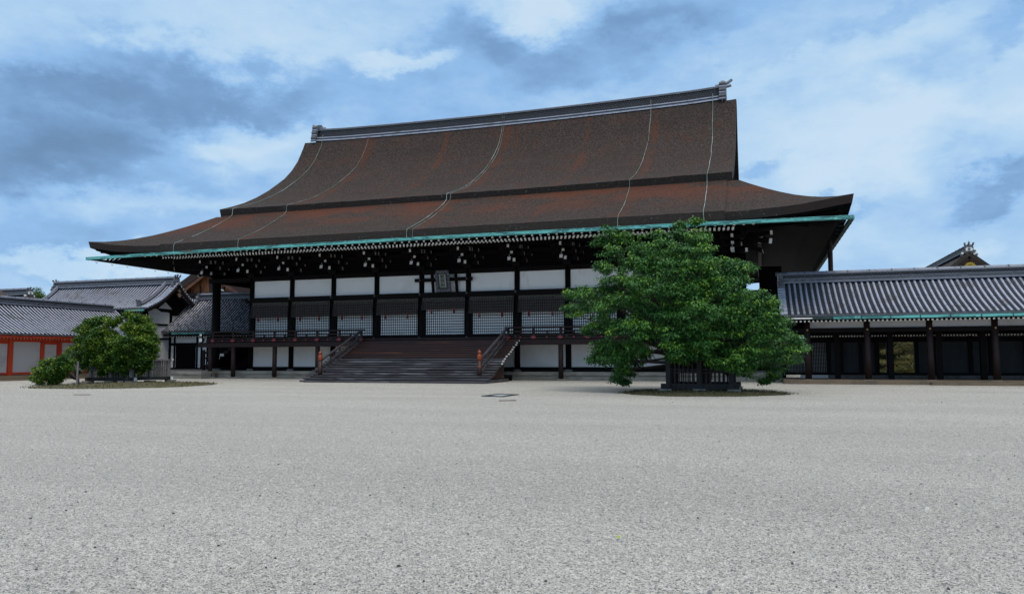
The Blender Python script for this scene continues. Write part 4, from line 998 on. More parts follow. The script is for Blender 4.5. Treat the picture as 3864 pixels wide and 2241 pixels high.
# ---------------------------------------------------------------- lower tiled corridor between it and the great hall
LX0, LX1, LE, LR = -27.30, -17.9, 5.0, 8.5
lc = empty('tiled_corridor', (-22.5, 6, 0), 'low corridor with speckled grey tile roof behind the corner pillar of the great hall', 'corridor')
mb = MB(); tiled_slope(mb, 'x', LX0, LX1, LR, 6.45, LE, 3.56, .16, .27, .056, 7); tiled_slope(mb, 'x', LX0, LX1, LR, 6.45, 2*LR-LE, 3.56, .16, .27, .075, 8, ribs=False)
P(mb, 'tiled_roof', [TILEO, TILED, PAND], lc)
mb = MB(); tiled_ridge(mb, 'x', -26.45, LX1, LR, 6.42, .50, .22); ro = P(mb, 'roof_ridge', RM, lc)
mb = MB(); mb.box(-26.62,-26.44,LR-.26,LR+.26,6.35,6.98,1); mb.tube([(-26.75,LR,6.78),(-26.1,LR,6.92)],.10,8,0)
for k in range(5): mb.tube([(-26.68,LR-.30-.05*k,6.62-.16*k),(-26.42,LR-.30-.05*k,6.62-.16*k)], .09, 8, k % 2)
P(mb, 'ridge_end_tile', [TILEL, TILED], ro)
mb = MB()
mb.box(-27.2, -18.0, LE+1.0, LE+1.08, .3, 3.55)
P(mb, 'wall', PLASTER, lc)
mb = MB()
for x in (-26.82,-24.55,-24.1): mb.box(x-.07, x+.07, LE+.93, LE+1.0, .3, 3.5)
for x in (-26.62,-24.74): mb.box(x-.04, x+.04, LE+.94, LE+1.0, .3, 2.5)
mb.box(-27.2, -18.0, LE+.91, LE+1.0, 2.44, 2.66); mb.box(-27.2, -18.0, LE+.92, LE+1.0, .3, .62)
P(mb, 'timber_frame', WOOD, lc)
mb = MB(); mb.box(-26.56, -24.76, LE+.90, LE+.99, .5, 2.44); P(mb, 'door', BLACK, lc)
mb = MB(); mb.box(-23.55, -18.0, LE+.88, LE+.99, .3, 3.2); P(mb, 'recess_shade_sheet', BLACK, lc)  # dark sheet over the wall, standing in for the shaded recess
mb = MB(); mb.box(-26.2, -18.2, LE-.16, LE-.02, 3.34, 3.44); P(mb, 'gutter', PATINA, lc)
mb = MB(); mb.box(-27.2, -18.0, LE+.05, LE+.20, 3.20, 3.36); P(mb, 'eave_beam', WOOD, lc)
raf = None
for k in range(32):
    x = -26.7+k*.27
    if raf is None: mb = MB(); mb.beam((0,LE+.9,3.34),(0,LE+.10,3.15),.08,.08,0,qm=1); raf = mb.build('rafter', [WOOD, WPAINT], lc); raf.location = (x+22.5, -6, 0)
    else: dup(raf, lc, (x+22.5, -6, 0))
mb = MB(); stone_base(mb, -26, -16.55, -3.0, -1.45, .5); mb.box(-26, -20.2, -1.44, 7, 0, .5); P(mb, 'stone_platform', STONE, lc)

# ---------------------------------------------------------------- bark-roofed hall far behind, seen between the pillars
bk = empty('bark_roofed_hall', (-39.3, 25, 0), 'bark-roofed gable of orange cedar boards behind the tiled corridor, glimpsed past the corner pillar', 'hall')
AX, AZ = -39.3, 11.35
mb = MB()
for sg in (-1, 1):
    top = []; bot = []
    for k in range(11):
        q = k/10; x = AX+sg*9.5*q; z = AZ-.60*9.5*q+.9*math.sin(math.pi*q)*-.35*1 + 1.15*q*q
        top.append((x, z+.95)); bot.append((x, z))
    for k in range(10):
        (x0,z0),(x1,z1) = top[k],top[k+1]; (u0,w0),(u1,w1) = bot[k],bot[k+1]
        for (y, m_) in ((24.6,1),):
            mb.add([(x0,y,z0),(x1,y,z1),(u1,y,w1),(u0,y,w0)], [(0,1,2,3) if sg < 0 else (3,2,1,0)], 1)
        mb.add([(x0,24.6,z0),(x1,24.6,z1),(x1,44,z1),(x0,44,z0)], [(0,1,2,3)], 0); mb.add([(u0,24.6,w0),(u1,24.6,w1),(u1,44,w1),(u0,44,w0)], [(0,1,2,3)], 1)
P(mb, 'bark_roof', [BARKG, THATCHN], bk)
mb = MB()
for sg in (-1, 1):
    for k in range(9):
        q0, q1 = k/10, (k+1)/10
        zf = lambda q: AZ-.60*9.5*q-.315*math.sin(math.pi*q)+1.15*q*q
        mb.beam((AX+sg*9.5*q0, 24.75, zf(q0)-.22), (AX+sg*9.5*q1, 24.75, zf(q1)-.22), .14, .42, 0)
P(mb, 'bargeboard', mat('red_cedar_bargeboard', (.12,.045,.018), .6, [((2,2,2),3,(.06,.022,.01),.45,.65)]), bk)
mb = MB(); mb.prism([(AX-4.3,8.78),(AX+4.3,8.78),(AX+3.0,9.70),(AX+.6,10.75),(AX-.6,10.75),(AX-3.0,9.70)], (0,25.6,0), (1,0,0), (0,0,1), (0,1,0), .1); P(mb, 'gable_boards', ORWOOD, bk)
mb = MB(); mb.box(AX-6.5, AX+6.5, 25.3, 25.6, 8.45, 8.80); mb.box(AX-.22, AX+.22, 25.3, 25.58, 8.8, 10.9); mb.box(AX-8, AX+8, 25.7, 26, 0, 8.45)
for x in (-3.0, -1.6, 1.6, 3.0): mb.box(AX+x-.06, AX+x+.06, 25.50, 25.58, 8.8, 9.6)
P(mb, 'gable_frame', WOODB, bk)
mb = MB(); mb.tube([(AX+1.0,25.4,8.82),(AX+1.25,25.4,9.05),(AX+1.6,25.4,9.0),(AX+1.75,25.4,8.84)], [.06,.10,.10,.05], 8); mb.box(AX+.55,AX+.72,25.42,25.5,8.82,9.6); mb.box(AX-3.7,AX-3.45,25.4,25.5,9.35,9.6); P(mb, 'white_ornament', WPAINT, bk)

# ---------------------------------------------------------------- far left roofs
fl = empty('ridged_bark_hall', (-64, 22, 0), 'far dark bark roof with a pale-faced ridge-end tile above the vermilion gallery', 'hall')
mb = MB(); tiled_ridge(mb, 'x', -78, -62.4, 22, 8.92, .76, .34); ro = P(mb, 'roof_ridge', RM, fl)
mb = MB(); ogre_tile(mb, (-62.3, 22, 8.85), (1,0,0), 1.05); P(mb, 'ridge_end_tile', [WPAINT, TILED], ro)
mb = MB()
A = [[(x, 22-h*1.0, 8.98-.85*h+.045*h*h) for h in (0,1,2,3,4,5)] for x in (-78,-68,-62.0)]; mb.grid(A, 0); A = [[(x, 22+h*1.0, 8.98-.85*h+.045*h*h) for h in (0,1,2,3,4,5)] for x in (-78,-68,-62.0)]; mb.grid(A, 0)
for k in range(5):
    f_ = lambda h: 8.98-.85*h+.045*h*h
    for s_ in (-1,1): mb.add([(-62.0,22+s_*k,f_(k)),(-62.0,22+s_*(k+1),f_(k+1)),(-61.95,22+s_*(k+1),f_(k+1)-.5),(-61.95,22+s_*k,f_(k)-.5)], [(0,1,2,3)], 1)
mb.prism([(-5,0),(5,0),(5,5.2),(0,8.5),(-5,5.2)], (-62.6,22,0), (0,1,0), (0,0,1), (1,0,0), .1, 1)
P(mb, 'bark_roof', [THATCHE, BARKG], fl)
f2 = empty('brown_roofed_hall', (-62, 12, 0), 'plain brown bark roof corner at the left edge, before the ridged roof', 'hall')
mb = MB(); fz2 = lambda x: 10.50-.62*abs(x+61.9); xs2 = [-61.9+q for q in (-7,-3.5,0,3.5,7)]
mb.grid([[(x, 9, fz2(x)), (x, 16, fz2(x))] for x in xs2], 0, flip=True); mb.grid([[(x, 9, fz2(x)), (x, 9.03, fz2(x)-.5)] for x in xs2], 1); mb.grid([[(x, 9.03, fz2(x)-.5), (x, 16, fz2(x)-.5)] for x in xs2], 1)
P(mb, 'bark_roof', [BARKG, THATCHE], f2)
mb = MB(); mb.box(-67,-57,10,15.5,0,5.9); P(mb, 'wall', WOODB, f2)

# ---------------------------------------------------------------- right gallery
RG0, RG1, RE, RRY = 20.72, 46.0, -4.62, -.6
rg = empty('open_gallery', (30, -2.5, 0), 'long open gallery of dark posts under a grey tiled roof at the right edge', 'gallery')
mb = MB(); fr = tiled_slope(mb, 'x', RG0+.1, RG1, RRY, 5.50, RE, 3.46, .16, .285, .064, 11); tiled_slope(mb, 'x', RG0+.1, RG1, RRY, 5.50, 2*RRY-RE, 3.46, .16, .285, .08, 12, ribs=False)
for k in range(13):
    h, z = fr((k+.5)/13); mb.tube([(RG0-.22, h, z+.03), (RG0+.16, h, z+.06)], .09, 8, 0, capm=1)
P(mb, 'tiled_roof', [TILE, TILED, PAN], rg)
mb = MB(); tiled_ridge(mb, 'x', RG0+.12, RG1, RRY, 5.46, .58, .27); ro = P(mb, 'roof_ridge', RM, rg)
mb = MB(); mb.box(RG0-.12, RG0+.10, RRY-.30, RRY+.30, 5.45, 6.0, 1); mb.tube([(RG0-.3,RRY,6.0),(RG0+.3,RRY,5.98)], .12, 8, 1)
for k in range(4): mb.tube([(RG0-.17,RRY-.22,5.92-.10*k),(RG0-.17,RRY-.0,5.98-.10*k),(RG0-.17,RRY+.22,5.92-.10*k)], .028, 6, 0)
for k in range(4): mb.tube([(RG0-.16,RRY-.36-.06*k,5.6-.14*k),(RG0+.14,RRY-.36-.06*k,5.6-.14*k)], .085, 8, 1)
P(mb, 'ridge_end_tile', [WPAINT, TILED], ro)
mb = MB()
mb.box(23.0, RG1, RE-.18, RE-.02, 3.235, 3.37, 0)
for k in range(18): mb.box(23.0+k*1.3-.02, 23.0+k*1.3+.02, RE-.195, RE, 3.22, 3.385, 1)
mb.box(22.05, 23.0, RE-.16, RE-.02, 3.25, 3.36, 1)
P(mb, 'gutter', [PATINA, PATINAD], rg)
mb = MB(); mb.box(20.82, 22.35, RE-.05, RE+.10, 3.27, 3.335, 0); mb.box(20.76, 20.82, RE-.05, RE+.08, 3.06, 3.335, 0); P(mb, 'white_fascia', WPAINT, rg)
PX = [21.83+2.827*k for k in range(9)]; PY = -3.6
for x in PX:
    mb = MB(); mb.lathe((0,0,0), [(.165,.2),(.16,1.4),(.15,3.35)], 14); o = mb.build('post', WOODB, rg, True); o.location = (x-30, PY+2.5, 0)
    c = MB(); c.tube([(0,-.155,2.735),(0,-.19,2.735)], [.055,.035], 10); c.build('brass_stud', BRASS, o)
    s = MB(); s.lathe((0,0,0), [(.24,.18),(.22,.215)], 12); s.build('base_stone', STONE, o, True)
for a, b_ in zip(PX, PX[1:]):
    mb = MB(); mb.box(a+.13, b_-.13, PY-.02, PY+.03, 2.83, 3.16); P(mb, 'frieze_panel', PLASTERW, rg)
mb = MB(); mb.box(20.9, RG1, PY-.10, PY+.10, 2.60, 2.83); mb.box(20.9, RG1, PY-.08, PY+.08, 3.16, 3.34); P(mb, 'tie_beam', WOOD, rg)
raf = None
for k in range(84):
    x = 20.89+k*.1715*1.0*1.0 if False else 20.89+k*.2
    if x > RG1: break
    if raf is None: mb = MB(); mb.beam((0,PY+.5,3.44),(0,RE+.16,3.155),.085,.085,0,qm=1); raf = mb.build('rafter', [WOOD, WPAINT], rg); raf.location = (x-30, 2.5, 0)
    else: dup(raf, rg, (x-30, 2.5, 0))
raf = None
IY = -.8
for k in range(96):
    x = 20.9+k*.145
    if raf is None: mb = MB(); mb.beam((0,IY+.6,2.56),(0,IY,2.475),.075,.07,0,qm=1); raf = mb.build('inner_rafter', [WOOD, WPAINT], rg); raf.location = (x-30, 2.5, 0)
    else: dup(raf, rg, (x-30, 2.5, 0))
mb = MB(); mb.box(20.5, RG1, IY-.0, .1, 2.53, 2.62); mb.box(20.5, RG1, -.05, .10, 2.14, 2.42); mb.box(20.5, RG1, PY+.2, .3, 3.37, 3.42); mb.box(20.5, RG1, -.10, .12, .36, .50); P(mb, 'inner_beam', WOOD, rg)
for x in (20.75, 22.05, 23.10, 23.75, 24.75, 25.55, 26.12, 27.48, 28.35, 30.05, 31.0, 32.6, 34.2, 35.8, 37.4, 39.0):
    mb = MB(); mb.box(x-.10, x+.10, -.12, .13, .2, 2.6); P(mb, 'inner_post', WOOD, rg)
for x in (23.35, 25.90, 28.15, 30.1, 32.6, 35.2):
    mb = MB(); mb.box(x-.13, x+.13, -2.35, -2.1, .2, 3.4); P(mb, 'middle_post', WOOD, rg)
for (a, b_) in ((23.2,23.65),(23.85,24.65),(24.85,25.45),(27.58,28.25),(28.45,29.95),(30.15,30.9),(31.1,32.5),(32.7,34.1),(34.3,35.7),(35.9,37.3),(37.5,38.9),(39.1,46)):
    mb = MB(); mb.box(a, b_, .02, .08, .5, 2.14); P(mb, 'wall_panel', DARKWALL, rg)
for (a, b_, nx) in ((20.85,21.95,14),(22.15,23.0,10)):
    mb = MB(); mb.box(a, b_, .05, .08, .5, 2.14); d_ = P(mb, 'lattice_door', PAPER, rg); mb = MB()
    for k in range(nx+1): x = a+(b_-a)*k/nx; mb.box(x-.021, x+.021, .018, .048, .5, 2.14)
    for k in range(23): z = .5+1.64*k/22; mb.box(a-.002, b_+.002, .014, .046, z-.017, z+.017)
    P(mb, 'lattice', WOOD, d_)
mb = MB(); mb.box(20.6, RG1, -4.72, .6, 0, .2, 0); mb.box(27.2, RG1, -5.15, -4.72, 0, .13, 0); P(mb, 'earth_platform', SAND, rg)
mb = MB(); mb.box(21.6, 23.0, -.62, -.12, .2, .36, 1); x = 23.03
rr = random.Random(9)
while x < RG1: e_ = x+rr.uniform(1.0,1.7); mb.box(x+.006, e_-.006, -.55, -.12, .2, .36, 0); x = e_
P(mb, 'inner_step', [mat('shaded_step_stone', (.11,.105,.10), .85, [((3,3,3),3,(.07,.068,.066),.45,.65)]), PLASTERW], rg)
mb = MB(); mb.box(18.78, 20.95, 6.0, 6.2, 0, 5.7); mb.box(19.55, 20.95, 5.97, 6.23, 5.7, 7.2); mb.box(20.5, RG1, .13, .18, 2.45, 5.2); P(mb, 'end_wall', BLACK, rg)

# ---------------------------------------------------------------- far right gable
fg = empty('gold_crested_gable_hall', (33.5, 14, 0), 'far bark roof with a gold crest in its gable rising behind the right gallery', 'hall')
mb = MB(); A2 = (33.5, 8.62)
for sg in (-1, 1):
    pr_ = [(0,0),(.45,.33),(.9,.72),(1.35,1.10),(2.2,1.72),(3.2,2.35),(4.4,3.0)]
    for (a, za), (b_, zb) in zip(pr_, pr_[1:]):
        x0, x1, z0, z1 = A2[0]+sg*a, A2[0]+sg*b_, A2[1]-za, A2[1]-zb
        mb.add([(x0,13.9,z0),(x1,13.9,z1),(x1,52,z1),(x0,52,z0)], [(0,1,2,3)], 0); mb.add([(x0,13.9,z0),(x1,13.9,z1),(x1,13.95,z1-.32),(x0,13.95,z0-.32)], [(0,1,2,3)], 0)
        mb.beam((x0,14.05,z0-.62),(x1,14.05,z1-.62),.2,.62,1)
mb.prism([(-4,0),(4,0),(4,5.5),(0,8.3),(-4,5.5)], (33.5,14.8,0), (1,0,0), (0,0,1), (0,1,0), .1, 1)
P(mb, 'bark_roof', [BARKG, THATCHN], fg)
mb = MB(); tiled_ridge(mb, 'y', 14.1, 52, 33.5, 8.55, .52, .30); ro = P(mb, 'roof_ridge', [TILED, TILED, TILED], fg)
mb = MB(); ogre_tile(mb, (33.5, 14.0, 8.58), (0,-1,0), .78); P(mb, 'ridge_end_tile', [WPAINT, TILED], ro)
mb = MB()
for k in range(9):
    t = math.pi*(k+.5)/9; mb.prism([(.06*math.cos(a), .14*math.sin(a)) for a in np.linspace(0,2*math.pi,9)[:-1]], (33.5+.34*math.cos(t)*.8, 13.88, 7.42+.36*math.sin(t)*.9), (math.cos(t-1.57),0,math.sin(t-1.57)), (-math.sin(t-1.57),0,math.cos(t-1.57)), (0,-1,0), .05)
mb.prism([(.16*math.cos(a), .16*math.sin(a)) for a in np.linspace(0,2*math.pi,13)[:-1]], (33.5,13.88,7.5), (1,0,0), (0,0,1), (0,-1,0), .05)
P(mb, 'gold_crest', GOLD, fg)

# ================================================================== vegetation
def foliage(name, clumps, n_per_m2, ll, lw, style, m, parent, seed, per=7, young=.12, npad=6, flat=.62, shoots=0):
    g = np.random.default_rng(seed); V = []; TT = []
    pads = []
    for (c, r) in clumps:                                # every clump is several tilted leaf pads with gaps between
        c = np.array(c); r = np.array(r if hasattr(r, '__len__') else (r, r, r*.85)); tone = g.normal(.40,.10)
        for _ in range(npad):
            d = g.normal(size=3); d[2] = d[2]*.8+.15; d /= np.linalg.norm(d); k = g.uniform(.42,.62)
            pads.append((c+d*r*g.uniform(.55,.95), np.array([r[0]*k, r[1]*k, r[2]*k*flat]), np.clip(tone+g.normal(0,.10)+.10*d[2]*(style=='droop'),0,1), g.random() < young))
        for _ in range(shoots):                          # young shoots that break the outline
            d = g.normal(size=3); d[2] = abs(d[2])*1.2; d /= np.linalg.norm(d); q_ = g.uniform(.10,.2)*min(1.0, r[0]*1.6)
            pads.append((c+d*r*g.uniform(1.02,1.32), np.array([q_,q_,q_*1.1]), np.clip(tone+.15,0,1), g.random() < .5))
    for (c, r, tone, yng) in pads:
        n = max(5, int(4*math.pi*r[0]*(r[0]+r[2])*.5*n_per_m2)); d = g.normal(size=(n,3)); d[:,2] = np.where(g.random(n) < .72, np.abs(d[:,2]), d[:,2]); d /= np.linalg.norm(d, axis=1)[:,None]
        rad = g.uniform(.55, 1.0, n)**.5*g.uniform(.9,1.2,n)
        tw = c + d*rad[:,None]*r
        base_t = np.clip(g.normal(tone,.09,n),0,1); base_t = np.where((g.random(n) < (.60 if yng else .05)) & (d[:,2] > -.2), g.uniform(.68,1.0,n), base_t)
        out = d*np.array([1,1,.3]); out /= np.linalg.norm(out,axis=1)[:,None]+1e-6
        k = per; N_ = n*k; tw = np.repeat(tw,k,0); out = np.repeat(out,k,0); t = np.clip(np.repeat(base_t,k)+g.normal(0,.06,N_),0,1)
        az = g.uniform(0,2*math.pi,N_); ring = np.stack([np.cos(az), np.sin(az), np.zeros(N_)],1)
        if style == 'droop':                             # leaves hang like a loose umbrella from every twig tip
            ax = ring*.75 + out*.55 + g.normal(size=(N_,3))*.22 + np.array([0,0,-.55]); pos = tw + ring*ll*.25 + g.normal(size=(N_,3))*ll*np.array([.55,.55,.28])
            nrm = ring*.45 + out*.35 + np.array([0,0,.85]) + g.normal(size=(N_,3))*.15
        else:                                            # upright tufts
            ax = ring*.65 + out*.35 + g.normal(size=(N_,3))*.30 + np.array([0,0,.45]); pos = tw + g.normal(size=(N_,3))*ll*np.array([.6,.6,.5])
            nrm = ring*-.35 + np.array([0,0,.8]) + out*.35 + g.normal(size=(N_,3))*.25
        ax /= np.linalg.norm(ax,axis=1)[:,None]
        wv_ = np.cross(ax, nrm); wv_ /= np.linalg.norm(wv_,axis=1)[:,None]+1e-6
        nn = np.cross(wv_, ax)
        l = ll*g.uniform(.7,1.25,(N_,1)); w_ = lw*g.uniform(.75,1.2,(N_,1))
        b0 = pos; tip = pos+ax*l-nn*l*.12; mid = pos+ax*l*.48
        q = np.stack([b0, mid+wv_*w_*.5+nn*w_*.12, tip, mid-wv_*w_*.5+nn*w_*.12, mid], 1)
        V.append(q); TT.append(t)
    V = np.concatenate(V); TT = np.concatenate(TT); n = len(V)
    me = bpy.data.meshes.new(name); off = np.array(parent.location) if parent is not None else np.zeros(3)
    me.vertices.add(n*5); me.vertices.foreach_set('co', (V.reshape(-1,3)).astype(np.float32).ravel())
    idx = np.array([0,1,4, 1,2,4, 2,3,4, 3,0,4]); I = (np.arange(n)[:,None]*5+idx[None,:]).ravel()
    me.loops.add(len(I)); me.loops.foreach_set('vertex_index', I.astype(np.int32))
    me.polygons.add(n*4); me.polygons.foreach_set('loop_start', np.arange(0,len(I),3,dtype=np.int32))
    at = me.attributes.new('tint', 'FLOAT', 'POINT'); at.data.foreach_set('value', np.repeat(TT,5).astype(np.float32))
    me.materials.append(m); me.update(calc_edges=True); me.validate()
    o = bpy.data.objects.new(name, me); COL.objects.link(o)
    if parent is not None: o.parent = parent; o.location = -parent.location
    return o
def unproject(u, v, y):                                  # used once, to survey the crowns from the photograph into real distances
    d = ray(u, v); t = (y-CAM[1])/d.y; return Vector(CAM)+d*t
def limbs(name, base, targets, r0, m, parent, seed, fork=1.0):
    rr = random.Random(seed); mb = MB(); bx, by, bz = base
    mb.tube([(bx,by,bz-.1),(bx+.03,by,bz+fork*.4),(bx-.02,by+.02,bz+fork)], [r0*1.25,r0,r0*.9], 10)
    f = Vector((bx-.02,by+.02,bz+fork))
    for t in targets:
        t = Vector(t); mid = f.lerp(t,.5)+Vector((rr.uniform(-.2,.2),rr.uniform(-.2,.2),rr.uniform(.0,.3))); q1 = f.lerp(mid,.5)+Vector((rr.uniform(-.1,.1),rr.uniform(-.1,.1),.06)); q2 = mid.lerp(t,.55)+Vector((0,0,rr.uniform(-.05,.12)))
        mb.tube([f-Vector((0,0,.12)), q1, mid, q2, t], [r0*.42,r0*.33,r0*.25,r0*.15,r0*.05], 7)
        for _ in range(3):
            a = mid.lerp(t, rr.uniform(0,.8)); e = a+Vector((rr.uniform(-.7,.7),rr.uniform(-.6,.6),rr.uniform(-.1,.6))); mb.tube([a, a.lerp(e,.5)+Vector((0,0,.06)), e], [r0*.12,r0*.08,r0*.025], 5)
    return P(mb, name, m, parent, True)
# cherry tree: clumps (u, v, r) in photo pixels /2.031 from (2100,800)
CT = [(400,180,85),(500,210,80),(330,235,45),(760,195,70),(930,180,85),(1060,220,95),(1065,75,26),(930,108,36),(620,265,95),(800,300,120),(1000,330,130),(1120,325,85),
 (430,330,90),(560,400,110),(720,430,130),(900,450,140),(1100,450,140),(1240,400,85),(1370,440,75),(1455,440,45),(345,430,50),(450,540,110),(370,600,85),(225,635,62),(115,635,45),(120,735,50),(240,735,80),(380,720,100),(520,680,110),
 (650,560,120),(800,600,140),(980,600,140),(1150,600,130),(1290,570,110),(1430,660,85),(1550,655,70),(1620,700,62),(1480,750,120),(700,760,140),(900,780,150),(1100,780,150),(1300,780,140),(1600,810,110),(1700,850,75),
 (320,870,85),(240,915,42),(430,900,90),(580,880,100),(700,920,120),(900,950,135),(1100,950,130),(1300,930,140),(1500,920,140),(1680,960,110),(1790,990,75),(1880,1035,42),(1800,1070,60),
 (330,1030,75),(285,1120,50),(420,1040,85),(560,1030,75),(650,1060,55),(490,1140,55),(500,1220,48),(470,1280,38),(525,1300,22),(900,1050,85),(950,1090,55),(1120,1030,90),(1300,1080,90),(1400,1110,90),(1540,1080,115),(1690,1090,90),(1650,1190,62),(1660,1255,36),(1590,1295,20),(1800,1150,50),(1460,1180,45),(1270,1160,45),(1150,1120,60),(1210,1165,45),(1330,1195,42),(1400,1195,40),(960,1130,40),(880,1120,42),(1020,1115,50),(560,1110,50),(420,1110,60),(350,1100,55)]
TY = -14.6
ct = empty('cherry_tree', (17.4, TY, 0), 'broad leafy cherry tree growing out of a wooden fence in front of the hall', 'tree')
cl = []; rr = random.Random(21); SC = 30.6/FPX/2.031
ctr = unproject(2100+950/2.031, 800+780/2.031, TY); RXc, RZc = 4.9, 3.3
for (a, b_, r) in CT:
    p0 = unproject(2100+a/2.031, 800+b_/2.031, TY)
    q = ((p0.x-ctr.x)/RXc)**2+((p0.z-ctr.z)/RZc)**2
    dep = 3.2*math.sqrt(max(0, 1-q)); rad = r*SC*(.90 if r > 62 else 1.08)
    yf = TY-dep*rr.uniform(.75,1.0)+rr.uniform(-.3,.3)
    pf = unproject(2100+a/2.031, 800+b_/2.031, yf); k = (yf-CAM[1])/(TY-CAM[1])
    cl.append((pf, (rad*k, rad*k*.9, rad*k*.72)))
    if dep > 1.2:
        p2 = Vector((p0.x+rr.uniform(-.3,.3), TY+dep*rr.uniform(.6,.95), p0.z+rr.uniform(-.3,.3))); cl.append((p2, (rad, rad*.9, rad*.75)))
    if dep > 2.4 and rr.random() < .5:
        cl.append((Vector((p0.x, TY+rr.uniform(-1,1), p0.z)), (rad, rad, rad*.75)))
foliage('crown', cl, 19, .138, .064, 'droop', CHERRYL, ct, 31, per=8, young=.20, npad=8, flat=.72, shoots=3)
limbs('trunk', (17.35, TY+.1, 0), [c for c, r in cl[::4]], .24, BARKT, ct, 3, 1.0)
# citrus tree: clumps /4.2 from (100,1150)
OT = [(850,430,70),(1000,330,85),(1120,285,75),(1255,260,65),(1320,300,60),(1450,255,50),(1620,220,80),(1595,165,24),(1750,260,95),(1880,265,75),(1940,350,60),(1940,430,80),(1000,450,110),(1180,470,110),(1330,490,80),(1380,330,36),(1640,390,90),(1790,440,120),(1940,560,90),(2030,620,50),
 (890,590,90),(1080,620,130),(1300,640,130),(1490,640,120),(1690,660,140),(1890,710,130),(2010,730,62),(760,740,90),(690,790,65),(900,790,130),(1100,820,140),(1300,850,140),(1550,850,150),(1790,860,140),(1920,880,90),(860,920,90),(1000,930,85),(1250,1010,105),(1450,1030,115),(1650,1010,115),(1850,1000,95),(1200,1100,50),(1350,1120,62),(1590,1100,55),(1790,1080,60),(720,930,48),(800,1080,22),(900,1000,75),(1050,1030,70),(1120,960,85),(1980,820,70)]
OY = -11.6
ot = empty('citrus_tree', (-14.2, OY, 0), 'dense glossy-leaved citrus tree in a low wooden fence on the left', 'tree')
def crown_from(tab, u0, v0, sc, Y, cu, cv, ra, rb, depth, seed, dist):
    rr = random.Random(seed); out = []; s = dist/FPX/sc; c0 = unproject(u0+cu/sc, v0+cv/sc, Y)
    for (a, b_, r) in tab:
        p0 = unproject(u0+a/sc, v0+b_/sc, Y); q = ((p0.x-c0.x)/ra)**2+((p0.z-c0.z)/rb)**2
        dep = depth*math.sqrt(max(0,1-q)); yf = Y-dep*rr.uniform(.75,1); k = (yf-CAM[1])/(Y-CAM[1]); rad = r*s*1.0
        out.append((unproject(u0+a/sc, v0+b_/sc, yf), (rad*k, rad*k*.9, rad*k*.8)))
        if dep > .8 and q < .55: yb = Y+dep*rr.uniform(.4,.8); out.append((unproject(u0+a/sc, v0+b_/sc, yb), (rad*.9, rad*.9, rad*.7)))
    return out
cl = crown_from(OT, 100, 1150, 4.2, OY, 1400, 700, 3.1, 2.1, 1.9, 5, 47)
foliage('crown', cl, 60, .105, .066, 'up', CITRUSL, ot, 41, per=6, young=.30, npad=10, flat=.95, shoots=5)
limbs('trunk', (-14.0, OY, 0), [c for c, r in cl[::5]], .16, BARKT, ot, 6, .6)
SH = [(300,970,75),(420,945,70),(550,930,85),(650,930,70),(600,850,36),(250,1070,90),(400,1070,115),(550,1060,105),(650,1040,70),(150,1180,55),(300,1190,85),(450,1200,80),(560,1160,55),(215,1250,34),(420,1260,45),(110,1190,22),(130,1040,16)]
sh = empty('citrus_shrub', (-14.9, -14.6, 0), 'small low citrus bush with yellow-green tips, left of the fenced citrus tree', 'bush')
cl = crown_from(SH, 100, 1150, 4.2, -14.6, 400, 1080, 1.5, 1.0, .9, 9, 44)
foliage('crown', cl, 60, .105, .066, 'up', CITRUSL, sh, 43, per=6, young=.45, npad=9, flat=.95, shoots=4)
limbs('trunk', (-14.75, -14.5, 0), [c for c, r in cl[::3]], .06, BARKT, sh, 7, .35)
mb = MB(); mb.tube([(-13.95,-15.3,-.02),(-13.93,-15.3,1.25)], .045, 8); T(mb, 'support_stake', FENCEW, 'thin upright wooden stake propping the low citrus bush', 'stake')

